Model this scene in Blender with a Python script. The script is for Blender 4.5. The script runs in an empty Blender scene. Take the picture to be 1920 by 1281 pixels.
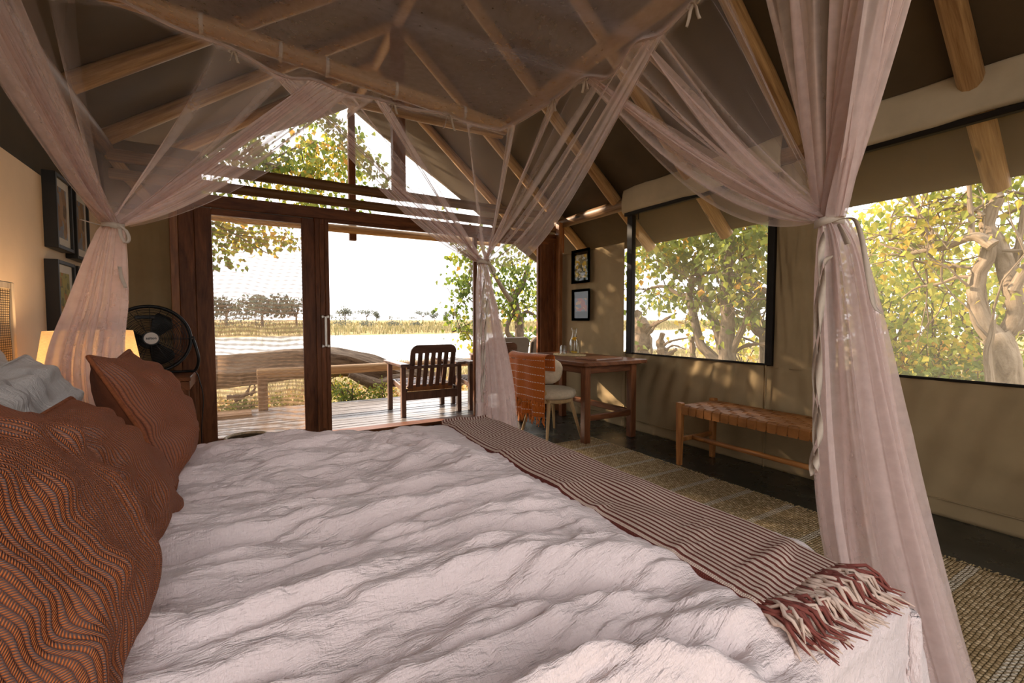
import bpy, bmesh, math, random
import numpy as np
from mathutils import Vector, Matrix

sc = bpy.context.scene
COL = sc.collection
# ------------------------------------------------------------------ camera, world, sun, exposure
FPX, HC, YAW, PIT = 853.3, 1.15, math.radians(30.6), math.atan(40.5 / 853.3)
cam_d = bpy.data.cameras.new('camera')
cam_d.sensor_width = 36.0
cam_d.lens = FPX / 1920 * 36
cam_d.clip_start = 0.03
cam_d.clip_end = 3000
cam = bpy.data.objects.new('camera', cam_d)
COL.objects.link(cam)
cam.location = (0, 0, HC)
cam.rotation_euler = (math.pi / 2 - PIT, 0, -YAW)
sc.camera = cam

world = bpy.data.worlds.new('world')
sc.world = world
world.use_nodes = True
wt = world.node_tree
bg = wt.nodes['Background']
tc = wt.nodes.new('ShaderNodeTexCoord')
sx = wt.nodes.new('ShaderNodeSeparateXYZ')
rp = wt.nodes.new('ShaderNodeValToRGB')
wt.links.new(tc.outputs['Generated'], sx.inputs[0])
wt.links.new(sx.outputs['Z'], rp.inputs[0])
wt.links.new(rp.outputs[0], bg.inputs[0])
e = rp.color_ramp.elements
e[0].position = 0.0; e[0].color = (0.62, 0.61, 0.605, 1)
e[1].position = 0.95; e[1].color = (0.80, 0.85, 0.93, 1)
m_ = rp.color_ramp.elements.new(0.42); m_.color = (1.05, 1.03, 1.03, 1)
SKY = 1.0
bg.inputs[1].default_value = SKY

SUN_TRAVEL = Vector((0.75, -1.0, -0.52)).normalized()
sd = bpy.data.lights.new('sun', 'SUN')
sd.energy = 3.6
sd.color = (1.0, 0.80, 0.58)
sd.angle = math.radians(0.6)
sun = bpy.data.objects.new('sun', sd)
COL.objects.link(sun)
sun.location = (-6, 12, 8)
sun.rotation_euler = SUN_TRAVEL.to_track_quat('-Z', 'Y').to_euler()

vs = sc.view_settings
vs.view_transform = 'Standard'
vs.look = 'None'
vs.exposure = 2.1
vs.gamma = 1.0
vs.use_curve_mapping = False
cy = sc.cycles
cy.transparent_max_bounces = 40
cy.max_bounces = 10
cy.diffuse_bounces = 6
cy.transmission_bounces = 8
cy.use_denoising = True
cy.caustics_reflective = False
cy.caustics_refractive = False
cy.sample_clamp_indirect = 6.0

# ------------------------------------------------------------------ pixel to point helpers (photo 1920x1281)
_f = np.array([math.sin(YAW) * math.cos(PIT), math.cos(YAW) * math.cos(PIT), -math.sin(PIT)])
_r = np.array([math.cos(YAW), -math.sin(YAW), 0.0])
_u = np.cross(_r, _f)
def ray(x, y): return _f + _r * (x - 960) / FPX - _u * (y - 640.5) / FPX
O_ = np.array([0, 0, HC])
def onX(x, y, v): d = ray(x, y); return O_ + d * v / d[0]
def onY(x, y, v): d = ray(x, y); return O_ + d * v / d[1]
def onZ(x, y, v): d = ray(x, y); return O_ + d * (v - HC) / d[2]

# ------------------------------------------------------------------ node helpers
class NT:
    def __init__(s, name):
        s.m = bpy.data.materials.new(name); s.m.use_nodes = True
        s.t = s.m.node_tree; s.t.nodes.clear()
        s.out = s.n('ShaderNodeOutputMaterial')
    def n(s, typ, **kw):
        nd = s.t.nodes.new(typ)
        for k, v in kw.items(): setattr(nd, k, v)
        return nd
    def l(s, a, b): s.t.links.new(a, b)
    def put(s, v, sock):
        if hasattr(v, 'is_output'): s.l(v, sock)
        else: sock.default_value = v
    def math(s, op, a, b=0.0, c=None):
        nd = s.n('ShaderNodeMath', operation=op)
        s.put(a, nd.inputs[0]); s.put(b, nd.inputs[1])
        if c is not None: s.put(c, nd.inputs[2])
        return nd.outputs[0]
    def coord(s, kind='Object'): return s.n('ShaderNodeTexCoord').outputs[kind]
    def mapping(s, vec, scale=(1, 1, 1), rot=(0, 0, 0), loc=(0, 0, 0)):
        nd = s.n('ShaderNodeMapping'); s.l(vec, nd.inputs[0])
        nd.inputs['Scale'].default_value = scale; nd.inputs['Rotation'].default_value = rot; nd.inputs['Location'].default_value = loc
        return nd.outputs[0]
    def noise(s, vec, scale=5, detail=4, rough=0.55, dist=0.0):
        nd = s.n('ShaderNodeTexNoise'); s.l(vec, nd.inputs['Vector'])
        nd.inputs['Scale'].default_value = scale; nd.inputs['Detail'].default_value = detail
        nd.inputs['Roughness'].default_value = rough; nd.inputs['Distortion'].default_value = dist
        return nd.outputs[0]
    def wave(s, vec, scale=5, dist=2, detail=2, dscale=1.0, direction='X', profile='SIN'):
        nd = s.n('ShaderNodeTexWave', bands_direction=direction, wave_profile=profile); s.l(vec, nd.inputs['Vector'])
        nd.inputs['Scale'].default_value = scale; nd.inputs['Distortion'].default_value = dist
        nd.inputs['Detail'].default_value = detail; nd.inputs['Detail Scale'].default_value = dscale
        return nd.outputs[1]
    def ramp(s, fac, stops):
        nd = s.n('ShaderNodeValToRGB'); s.l(fac, nd.inputs[0])
        el = nd.color_ramp.elements
        while len(el) < len(stops): el.new(0.5)
        for q, (p, c) in zip(el, stops): q.position = p; q.color = (*c, 1) if len(c) == 3 else c
        return nd.outputs[0]
    def mix(s, fac, a, b, blend='MIX'):
        nd = s.n('ShaderNodeMix', data_type='RGBA', blend_type=blend)
        s.put(fac, nd.inputs[0])
        for v, i in ((a, 6), (b, 7)):
            if hasattr(v, 'is_output'): s.l(v, nd.inputs[i])
            else: nd.inputs[i].default_value = (*v, 1)
        return nd.outputs[2]
    def bump(s, h, strength=0.3, dist=0.01):
        nd = s.n('ShaderNodeBump'); nd.inputs['Strength'].default_value = strength; nd.inputs['Distance'].default_value = dist
        s.l(h, nd.inputs['Height']); return nd.outputs[0]
    def bsdf(s, color, rough=0.7, normal=None, spec=0.3, **kw):
        nd = s.n('ShaderNodeBsdfPrincipled')
        if hasattr(color, 'is_output'): s.l(color, nd.inputs['Base Color'])
        else: nd.inputs['Base Color'].default_value = (*color, 1)
        s.put(rough, nd.inputs['Roughness'])
        nd.inputs['Specular IOR Level'].default_value = spec
        if normal is not None: s.l(normal, nd.inputs['Normal'])
        for k, v in kw.items(): s.put(v, nd.inputs[k.replace('_', ' ')])
        return nd.outputs[0]
    def shader_mix(s, fac, a, b):
        nd = s.n('ShaderNodeMixShader'); s.put(fac, nd.inputs[0]); s.l(a, nd.inputs[1]); s.l(b, nd.inputs[2]); return nd.outputs[0]
    def add(s, a, b):
        nd = s.n('ShaderNodeAddShader'); s.l(a, nd.inputs[0]); s.l(b, nd.inputs[1]); return nd.outputs[0]
    def simple(s, typ, color, normal=None):
        nd = s.n(typ)
        if hasattr(color, 'is_output'): s.l(color, nd.inputs[0])
        else: nd.inputs[0].default_value = (*color, 1)
        if normal is not None: s.l(normal, nd.inputs['Normal'])
        return nd.outputs[0]
    def done(s, sh): s.l(sh, s.out.inputs[0]); return s.m

def mat_plain(name, c, rough=0.6, var=0.12, scale=8, bump=0.0, spec=0.3, metallic=0.0, stretch=(1, 1, 1), bdist=0.004):
    t = NT(name); v = t.mapping(t.coord(), stretch)
    nz = t.noise(v, scale, 5)
    lo = tuple(x * (1 - var) for x in c); hi = tuple(min(1, x * (1 + var)) for x in c)
    col = t.ramp(nz, [(0.3, lo), (0.7, hi)])
    nb = t.bump(t.noise(v, scale * 4, 4), bump, bdist) if bump else None
    return t.done(t.bsdf(col, rough, nb, spec, Metallic=metallic))

def mat_wood(name, dark, light, rough=0.45, axis=None, scale=1.0, knots=False, spec=0.35, bump=0.25):
    """grain along UV v when axis is None, else along an object axis"""
    t = NT(name)
    if axis is None:
        v = t.mapping(t.coord('UV'), (9 * scale, 1.3 * scale, 1))
    else:
        s = [22 * scale] * 3; s['xyz'.index(axis)] = 1.1 * scale
        v = t.mapping(t.coord(), tuple(s))
    n1 = t.noise(v, 1.6, 6, 0.62, 0.6)
    n2 = t.noise(v, 7, 3, 0.5)
    h = t.math('ADD', t.math('MULTIPLY', n1, 0.75), t.math('MULTIPLY', n2, 0.25))
    col = t.ramp(h, [(0.36, dark), (0.52, tuple((a + b) / 2 for a, b in zip(dark, light))), (0.66, light)])
    if knots:
        kv = t.mapping(t.coord('UV'), (2.2, 1.9, 1))
        vo = t.n('ShaderNodeTexVoronoi'); t.l(kv, vo.inputs['Vector']); vo.inputs['Scale'].default_value = 1.0
        k = t.ramp(vo.outputs['Distance'], [(0.06, (0, 0, 0)), (0.13, (1, 1, 1))])
        col = t.mix(k, tuple(x * 0.35 for x in dark), col)
    nb = t.bump(h, bump, 0.006)
    return t.done(t.bsdf(col, rough, nb, spec))

# ------------------------------------------------------------------ mesh helpers
def link(o, parent=None):
    COL.objects.link(o)
    if parent is not None: o.parent = parent
    return o
def empty(name, loc=(0, 0, 0), rz=0.0, parent=None):
    o = bpy.data.objects.new(name, None); o.empty_display_size = 0.05
    o.location = loc; o.rotation_euler = (0, 0, rz)
    return link(o, parent)
def tag(o, label=None, cat=None, group=None, kind=None):
    if label: o['label'] = label
    if cat: o['category'] = cat
    if group: o['group'] = group
    if kind: o['kind'] = kind
    return o
def fast(name, V, F, mat=None, parent=None, smooth=True, uv=None, attr=None, loc=None):
    """V (N,3), F (M,k); uv (N,2) per vertex; attr {name: (N,)}; vertices are given in the parent's space"""
    V = np.asarray(V, dtype=np.float32); F = np.asarray(F, dtype=np.int32)
    me = bpy.data.meshes.new(name)
    n, (m, k) = len(V), F.shape
    me.vertices.add(n); me.vertices.foreach_set('co', V.ravel())
    me.loops.add(m * k); me.loops.foreach_set('vertex_index', F.ravel())
    me.polygons.add(m)
    me.polygons.foreach_set('loop_start', np.arange(0, m * k, k, dtype=np.int32))
    me.polygons.foreach_set('loop_total', np.full(m, k, dtype=np.int32))
    me.polygons.foreach_set('use_smooth', np.full(m, bool(smooth)))
    if uv is not None:
        l = me.uv_layers.new(name='UVMap'); l.data.foreach_set('uv', np.asarray(uv, dtype=np.float32)[F.ravel()].ravel())
    for a, val in (attr or {}).items():
        at = me.attributes.new(a, 'FLOAT', 'POINT'); at.data.foreach_set('value', np.asarray(val, dtype=np.float32))
    me.update(calc_edges=True); me.validate()
    if mat: me.materials.append(mat)
    o = bpy.data.objects.new(name, me)
    if loc is not None: o.location = loc
    return link(o, parent)

class MB:
    """collects geometry (mixed polygons) with uv, builds ONE mesh object"""
    def __init__(s): s.v = []; s.f = []; s.uv = []
    def add(s, V, F, UV=None):
        b = len(s.v)
        s.v += [tuple(map(float, p)) for p in V]; s.f += [tuple(i + b for i in f) for f in F]
        s.uv += [tuple(map(float, q)) for q in UV] if UV is not None else [(p[0] + p[1] * 0.37, p[2] + p[1]) for p in V]
        return s
    def box(s, lo, hi, b=0.004):
        """chamfered box"""
        lo = [min(a, c) for a, c in zip(lo, hi)] if True else lo
        return s.cbox([(a + c) / 2 for a, c in zip(lo, hi)], [abs(c - a) for a, c in zip(lo, hi)], b)
    def cbox(s, c, d, b=0.004, rot=None):
        h = [x / 2 for x in d]; b = min(b, min(h) * 0.6)
        V = []; idx = {}
        for sx_ in (-1, 1):
            for sy_ in (-1, 1):
                for sz_ in (-1, 1):
                    for k in range(3):
                        p = [sx_ * (h[0] - (b if k != 0 else 0)), sy_ * (h[1] - (b if k != 1 else 0)), sz_ * (h[2] - (b if k != 2 else 0))]
                        idx[(sx_, sy_, sz_, k)] = len(V); V.append(p)
        F = []
        for k in range(3):
            a, c_ = [i for i in range(3) if i != k]
            for sg in (-1, 1):
                q = []
                for (u, w) in ((-1, -1), (1, -1), (1, 1), (-1, 1)):
                    sgn = [0, 0, 0]; sgn[k] = sg; sgn[a] = u; sgn[c_] = w
                    q.append(idx[(*sgn, k)])
                flip = (sg < 0) ^ (k == 1)
                F.append(tuple(reversed(q)) if flip else tuple(q))
        for k in range(3):            # edges along axis k
            a, c_ = [i for i in range(3) if i != k]
            for u in (-1, 1):
                for w in (-1, 1):
                    q = []
                    for sg, kk in ((-1, a), (1, a), (1, c_), (-1, c_)):
                        sgn = [0, 0, 0]; sgn[k] = sg; sgn[a] = u; sgn[c_] = w
                        q.append(idx[(*sgn, kk)])
                    F.append(tuple(q))
        for sx_ in (-1, 1):
            for sy_ in (-1, 1):
                for sz_ in (-1, 1):
                    F.append(tuple(idx[(sx_, sy_, sz_, k)] for k in range(3)))
        V = [Vector(p) for p in V]
        if rot is not None: V = [rot @ p for p in V]
        cv = Vector(c)
        L = max(range(3), key=lambda i: d[i])
        UV = [(p[(L + 1) % 3] + p[(L + 2) % 3] + c[0] * 3.1, p[L] + c[1]) for p in V]
        return s.add([p + cv for p in V], F, UV)
    def beam(s, p0, p1, w, h, b=0.004, up=(0, 0, 1)):
        """rectangular bar from p0 to p1: w sideways, h along up"""
        p0 = Vector(p0); p1 = Vector(p1); d = (p1 - p0); L = d.length; z = d.normalized()
        x = z.cross(Vector(up)); x = x.normalized() if x.length > 1e-6 else Vector((1, 0, 0)); y = z.cross(x)
        R = Matrix((x, y, z)).transposed()
        return s.cbox((p0 + p1) / 2, (w, h, L), b, R)
    def tube(s, pts, rad, n=10, cap=True, wob=0.0, seed=0):
        P = [Vector(p) for p in pts]; m = len(P)
        if not hasattr(rad, '__len__'): rad = [rad] * m
        rng = random.Random(seed)
        V = []; UV = []; F = []
        t0 = (P[1] - P[0]).normalized()
        ref = Vector((0, 0, 1)) if abs(t0.z) < 0.9 else Vector((1, 0, 0))
        x = t0.cross(ref).normalized(); acc = 0.0
        for i in range(m):
            t = (P[min(i + 1, m - 1)] - P[max(i - 1, 0)]).normalized()
            x = (x - t * x.dot(t)).normalized(); y = t.cross(x)
            if i: acc += (P[i] - P[i - 1]).length
            for j in range(n):
                a = 2 * math.pi * j / n
                r = rad[i] * (1 + (rng.uniform(-wob, wob) if wob else 0))
                V.append(P[i] + x * math.cos(a) * r + y * math.sin(a) * r); UV.append((j / n if j <= n / 2 else 1 - j / n, acc))
        for i in range(m - 1):
            for j in range(n):
                F.append((i * n + j, i * n + (j + 1) % n, (i + 1) * n + (j + 1) % n, (i + 1) * n + j))
        if cap:
            F.append(tuple(reversed(range(n)))); F.append(tuple(range((m - 1) * n, m * n)))
        return s.add(V, F, UV)
    def lathe(s, prof, n=24, c=(0, 0, 0), sx_=1, sy_=1):
        V = []; UV = []; F = []
        for i, (r, z) in enumerate(prof):
            for j in range(n):
                a = 2 * math.pi * j / n
                V.append((c[0] + r * math.cos(a) * sx_, c[1] + r * math.sin(a) * sy_, c[2] + z)); UV.append((j / n * 2, z))
        for i in range(len(prof) - 1):
            for j in range(n):
                F.append((i * n + j, i * n + (j + 1) % n, (i + 1) * n + (j + 1) % n, (i + 1) * n + j))
        return s.add(V, F, UV)
    def strip(s, path, wdir, thick=0.003):
        """flat band along path; wdir = half-width vectors; closed thin box section"""
        V = []; F = []; UV = []; m = len(path); acc = 0
        for i in range(m):
            p = Vector(path[i]); w = Vector(wdir[i] if isinstance(wdir, list) else wdir)
            t = (Vector(path[min(i + 1, m - 1)]) - Vector(path[max(i - 1, 0)]))
            nrm = t.cross(w).normalized() * thick / 2
            if i: acc += (p - Vector(path[i - 1])).length
            for q, u in ((p - w + nrm, 0), (p + w + nrm, 1), (p + w - nrm, 1), (p - w - nrm, 0)): V.append(q); UV.append((u, acc))
        for i in range(m - 1):
            for j in range(4): F.append((i * 4 + j, i * 4 + (j + 1) % 4, i * 4 + 4 + (j + 1) % 4, i * 4 + 4 + j))
        F.append((3, 2, 1, 0)); F.append(tuple(range(4 * m - 4, 4 * m)))
        return s.add(V, F, UV)
    def build(s, name, mat, parent=None, smooth=False, loc=None):
        me = bpy.data.meshes.new(name); me.from_pydata(s.v, [], s.f)
        l = me.uv_layers.new(name='UVMap')
        li = np.empty(len(me.loops), dtype=np.int32); me.loops.foreach_get('vertex_index', li)
        l.data.foreach_set('uv', np.asarray(s.uv, dtype=np.float32)[li].ravel())
        bm = bmesh.new(); bm.from_mesh(me); bmesh.ops.recalc_face_normals(bm, faces=bm.faces); bm.to_mesh(me); bm.free()
        if smooth: me.polygons.foreach_set('use_smooth', np.full(len(me.polygons), True))
        me.update()
        if mat: me.materials.append(mat)
        if smooth == 'auto':
            try: me.set_sharp_from_angle(angle=math.radians(35))
            except Exception: pass
        o = bpy.data.objects.new(name, me)
        if loc is not None: o.location = loc
        return link(o, parent)
def copy_tree(o, parent=None):
    c = o.copy(); COL.objects.link(c)
    if parent is not None: c.parent = parent
    for ch in [x for x in bpy.data.objects if x.parent == o]: copy_tree(ch, c)
    return c
def smoothnoise(nx, ny, cx, cy_, rng):
    """value noise on a grid nx x ny with cx x cy cells"""
    g = rng.standard_normal((int(cy_) + 3, int(cx) + 3))
    X = np.linspace(0, cx, nx); Y = np.linspace(0, cy_, ny)
    xi = X.astype(int); yi = Y.astype(int); fx = X - xi; fy = Y - yi
    fx = fx * fx * (3 - 2 * fx); fy = fy * fy * (3 - 2 * fy)
    a = g[yi][:, xi]; b = g[yi][:, xi + 1]; c = g[yi + 1][:, xi]; d = g[yi + 1][:, xi + 1]
    return (a * (1 - fx) + b * fx) * (1 - fy)[:, None] + (c * (1 - fx) + d * fx) * fy[:, None]
def grid_faces(nu, nv):
    """vertices laid out [v][u]"""
    i = np.arange(nv - 1)[:, None] * nu + np.arange(nu - 1)[None, :]
    i = i.ravel(); return np.stack([i, i + 1, i + nu + 1, i + nu], 1)
def solid_grid(name, A, B, mat, parent=None, uv=None):
    """two sheets A,B (nv,nu,3) joined at their borders"""
    nv, nu, _ = A.shape; n = nu * nv
    f = grid_faces(nu, nv)
    ring = list(range(nu)) + [nu * (i + 1) - 1 for i in range(1, nv)] + [n - 1 - i for i in range(1, nu)] + [nu * (nv - 1 - i) for i in range(1, nv - 1)]
    r = np.array(ring); r2 = np.roll(r, -1)
    side = np.stack([r, r + n, r2 + n, r2], 1)
    F = np.concatenate([f, f[:, ::-1] + n, side])
    V = np.concatenate([A.reshape(-1, 3), B.reshape(-1, 3)])
    U = None if uv is None else np.concatenate([uv, uv])
    return fast(name, V, F, mat, parent, True, U)
def resample(P, n):
    P = np.asarray(P, float); d = np.r_[0, np.cumsum(np.linalg.norm(np.diff(P, axis=0), axis=1))]
    t = np.linspace(0, d[-1], n); return np.stack([np.interp(t, d, P[:, k]) for k in range(3)], 1)
def smooth_path(P, n):
    """Catmull-Rom through P"""
    P = np.asarray(P, float); Q = np.vstack([2 * P[0] - P[1], P, 2 * P[-1] - P[-2]]); m = len(P) - 1
    out = []
    for t in np.linspace(0, m - 1e-6, n):
        i = int(t); f = t - i; a, b, c, d = Q[i:i + 4]
        out.append(0.5 * (2 * b + (c - a) * f + (2 * a - 5 * b + 4 * c - d) * f * f + (3 * b - a - 3 * c + d) * f ** 3))
    return np.array(out)
# ------------------------------------------------------------------ materials
def mat_canvas(name, c, transl=0.0, scale=400, bump=0.15, stain=0.18):
    t = NT(name); v = t.coord()
    big = t.noise(v, 1.7, 5, 0.6)
    w = t.math('MULTIPLY', t.math('ADD', t.wave(t.mapping(v, (1, 1, 1)), scale, 0, 0, 1, 'Z'), t.wave(t.mapping(v, (1, 1, 1)), scale, 0, 0, 1, 'Y')), 0.5)
    col = t.ramp(big, [(0.3, tuple(x * (1 - stain) for x in c)), (0.7, tuple(min(1, x * (1 + stain)) for x in c))])
    nb = t.bump(t.math('ADD', t.math('MULTIPLY', t.noise(v, 9, 4), 2.0), w), bump, 0.004)
    sh = t.bsdf(col, 0.85, nb, 0.15)
    if transl:
        sh = t.shader_mix(transl, sh, t.simple('ShaderNodeBsdfTranslucent', col))
    return t.done(sh)
M = {}
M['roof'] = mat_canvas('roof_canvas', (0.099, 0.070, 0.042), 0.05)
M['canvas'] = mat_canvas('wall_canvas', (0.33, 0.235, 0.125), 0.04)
M['canvas_pale'] = mat_canvas('pale_canvas', (0.506, 0.407, 0.275), 0.04)
M['plaster'] = mat_plain('plaster', (0.80, 0.60, 0.42), 0.9, 0.06, 3, 0.25)
def mat_floor():
    t = NT('polished_concrete'); v = t.coord()
    n = t.noise(v, 1.3, 7, 0.62, 0.5)
    col = t.ramp(n, [(0.3, (0.016, 0.017, 0.013)), (0.7, (0.036, 0.036, 0.028))])
    r = t.ramp(t.noise(v, 5, 4), [(0.3, (0.22,) * 3), (0.7, (0.36,) * 3)])
    return t.done(t.bsdf(col, r, t.bump(t.noise(v, 14, 4), 0.05, 0.004), 0.45))
M['floor'] = mat_floor()
M['log'] = mat_wood('pole_wood', (0.228, 0.114, 0.042), (0.551, 0.332, 0.148), 0.55, None, 0.8, True)
M['log_dark'] = mat_wood('dark_pole_wood', (0.104, 0.051, 0.021), (0.285, 0.152, 0.065), 0.5, None, 0.8, True)
M['hard'] = mat_wood('hardwood', (0.082, 0.029, 0.012), (0.255, 0.093, 0.036), 0.42, None, 1.0, False, 0.18)
M['hard_red'] = mat_wood('red_hardwood', (0.180, 0.065, 0.022), (0.396, 0.162, 0.054), 0.4, None, 1.0)
M['black_wood'] = mat_wood('blackened_wood', (0.007, 0.005, 0.003), (0.018, 0.012, 0.008), 0.6, None, 1.0, False, 0.15)
M['deck'] = mat_wood('weathered_decking', (0.136, 0.112, 0.102), (0.320, 0.280, 0.259), 0.26, None, 1.0, False, 0.8)
M['metal'] = mat_plain('brushed_steel', (0.62, 0.58, 0.52), 0.38, 0.05, 30, 0, 0.5, 0.9)
M['black_plastic'] = mat_plain('black_plastic', (0.012, 0.012, 0.012), 0.4, 0.05)
M['white_plastic'] = mat_plain('white_plastic', (0.75, 0.70, 0.64), 0.45, 0.03)
def mat_screen(name, col, alpha, sheen=0.5):
    """insect mesh: far finer than a pixel, so a part-open sheet that also scatters light"""
    t = NT(name)
    sc_ = t.add(t.simple('ShaderNodeBsdfTranslucent', tuple(x * sheen for x in col)), t.simple('ShaderNodeBsdfDiffuse', tuple(x * (1 - sheen) for x in col)))
    return t.done(t.shader_mix(alpha, t.simple('ShaderNodeBsdfTransparent', (1, 1, 1)), sc_))
M['win_mesh'] = mat_screen('window_insect_mesh', (0.660, 0.552, 0.396), 0.20, 0.6)
def mat_door_screen():
    t = NT('door_insect_mesh'); v = t.coord()
    sep = t.n('ShaderNodeSeparateXYZ'); t.l(v, sep.inputs[0])
    x, z = sep.outputs[0], sep.outputs[2]
    nz = t.noise(t.mapping(v, (2.2, 1, 3.2)), 1.0, 3, 0.5)
    fz = t.math('ADD', t.math('MULTIPLY', z, 27.0), t.math('ADD', t.math('MULTIPLY', x, 1.2), t.math('MULTIPLY', nz, 3.2)))
    s1 = t.math('SINE', t.math('MULTIPLY', fz, 6.2832))
    fx = t.math('ADD', t.math('MULTIPLY', x, 14.0), t.math('MULTIPLY', z, -5.0))
    s2 = t.math('SINE', t.math('MULTIPLY', fx, 6.2832))
    a = t.math('ADD', t.math('MULTIPLY', s1, 0.5), t.math('MULTIPLY', s2, 0.12))
    al = t.math('MULTIPLY_ADD', a, 0.46, 0.50)
    sh = t.add(t.simple('ShaderNodeBsdfTranslucent', (0.16, 0.10, 0.06)), t.simple('ShaderNodeBsdfDiffuse', (0.16, 0.105, 0.07)))
    return t.done(t.shader_mix(al, t.simple('ShaderNodeBsdfTransparent', (1, 1, 1)), sh))
M['door_mesh'] = mat_door_screen()

# ------------------------------------------------------------------ the setting: shell of the tent
XL, XR, YF, YB = -0.88, 3.5, 4.75, -1.5
YBL = -0.95  # bed side of the shell cut short to let sky light onto the bed
RX, RZ, SR, SL = 1.43, 4.22, 0.862, 0.70
def roof_z(x): return RZ - (SR * (x - RX) if x > RX else SL * (RX - x))
fl = MB().box((XL - 0.1, YB, -0.18), (XR + 0.1, YF + 0.06, 0.0), 0.003).build('floor', M['floor'])
tag(fl, kind='structure')

# roof: two slopes of sagging canvas that end in a prow over the deck
def roof_sheet(side):
    yb = YB if side > 0 else YBL  # unseen rear of the right slope lengthened to shade the right wall
    nu, nv = 40, 150
    u = np.linspace(0, 1, nu)[None, :]; v = np.linspace(0, 1, nv)[:, None]
    xe = 4.05 if side > 0 else -1.5
    ye = 6.0 if side > 0 else 5.85
    x = RX + (xe - RX) * u + 0 * v
    yfront = 7.12 + (ye - 7.12) * u
    y = yb - 0.1 + (yfront - (yb - 0.1)) * v
    s = SR if side > 0 else SL
    z = RZ - s * np.abs(x - RX) + 0.055
    z = z - 0.035 * (np.sin(np.pi * ((y - 0.0) / 0.93)) ** 2) * np.sin(np.pi * np.clip(u, 0, 1)) ** 0.5
    return np.stack([x, y, z], -1)
ceil_ = None
for side in (1, -1):
    A = roof_sheet(side); B = A.copy(); B[..., 2] += 0.008
    if ceil_ is None:
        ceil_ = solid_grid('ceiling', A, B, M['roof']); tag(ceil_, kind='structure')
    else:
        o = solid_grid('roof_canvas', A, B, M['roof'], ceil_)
def pole(name, p0, p1, r0, r1=None, mat='log', parent=None, bend=0.012, seed=0, n=12):
    rng = random.Random(seed); r1 = r1 or r0
    P0, P1 = Vector(p0), Vector(p1); m = 9
    d = (P1 - P0).normalized(); x = d.cross(Vector((0.3, 0.5, 0.8))).normalized(); y = d.cross(x)
    ph = rng.uniform(0, 6.28); pts = []; rr = []
    for i in range(m):
        t = i / (m - 1)
        pts.append(P0.lerp(P1, t) + x * bend * math.sin(t * 4 + ph) + y * bend * math.cos(t * 3 + ph * 2))
        rr.append((r0 + (r1 - r0) * t) * (1 + rng.uniform(-0.05, 0.05)))
    return MB().tube(pts, rr, n, True, 0.03, seed).build(name, M[mat], parent, 'auto')
pole('ridge_pole', (RX, YB, 4.17), (RX, 7.02, 4.17), 0.062, 0.055, 'log', ceil_, 0.004, 1)
for i, y in enumerate((-0.93, 0.0, 0.92, 1.84, 2.76, 3.69, 4.75, 5.68)):
    pole('rafter', (RX + 0.04, y, roof_z(RX + 0.04) - 0.02), (4.02 if y < 5.6 else 3.9, y, roof_z(4.02 if y < 5.6 else 3.9) - 0.02), 0.050, 0.062, 'log', ceil_, 0.008, 20 + i)
for i, y in enumerate((0.0, 0.92, 1.84, 2.86, 3.82, 4.75, 5.62)):
    pole('rafter', (RX - 0.04, y, roof_z(RX - 0.04) - 0.02), (-1.0, y, roof_z(-1.0) - 0.02), 0.050, 0.062, 'log', ceil_, 0.008, 40 + i)
pole('tie_beam', (XL, 4.75, 2.455), (XR + 0.05, 4.75, 2.445), 0.052, 0.050, 'log_dark', ceil_, 0.006, 61)
pole('tie_beam', (XL, 4.78, 2.315), (XR + 0.05, 4.78, 2.30), 0.046, 0.045, 'log_dark', ceil_, 0.006, 62)
MB().box((1.37, 4.70, 2.40), (1.50, 4.80, 4.16), 0.008).build('king_post', M['hard'], ceil_)
pole('collar_tie', (0.60, 4.66, 3.26), (2.62, 4.66, 3.27), 0.045, 0.045, 'log', ceil_, 0.006, 63)
MB().box((1.37, 6.95, 2.31), (1.47, 7.03, 4.12), 0.006).build('king_post', M['hard'], ceil_)
pole('tie_beam', (-1.15, 6.94, 2.47), (3.85, 6.94, 2.46), 0.058, 0.055, 'log', ceil_, 0.006, 64)
pole('eave_beam', (XR + 0.01, YB, 2.37), (XR + 0.01, 4.78, 2.37), 0.062, 0.060, 'log_dark', ceil_, 0.005, 65)
pole('eave_beam', (XL - 0.02, YBL, 2.50), (XL - 0.02, 4.78, 2.50), 0.062, 0.060, 'log_dark', ceil_, 0.005, 66)
pole('rafter', (-0.62, 5.55, 2.62), (-1.0, 5.9, 2.36), 0.05, 0.05, 'log', ceil_, 0.004, 67)
# ceiling hardware
sm = MB().lathe([(0.0, 0.03), (0.055, 0.03), (0.062, 0.022), (0.066, 0.0), (0.058, -0.018), (0.03, -0.026), (0.0, -0.027)], 28).build('smoke_detector', M['white_plastic'], None, True, (1.43, 5.72, 4.10))
tag(sm, 'round white smoke detector on the underside of the ridge pole', 'smoke detector')

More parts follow.
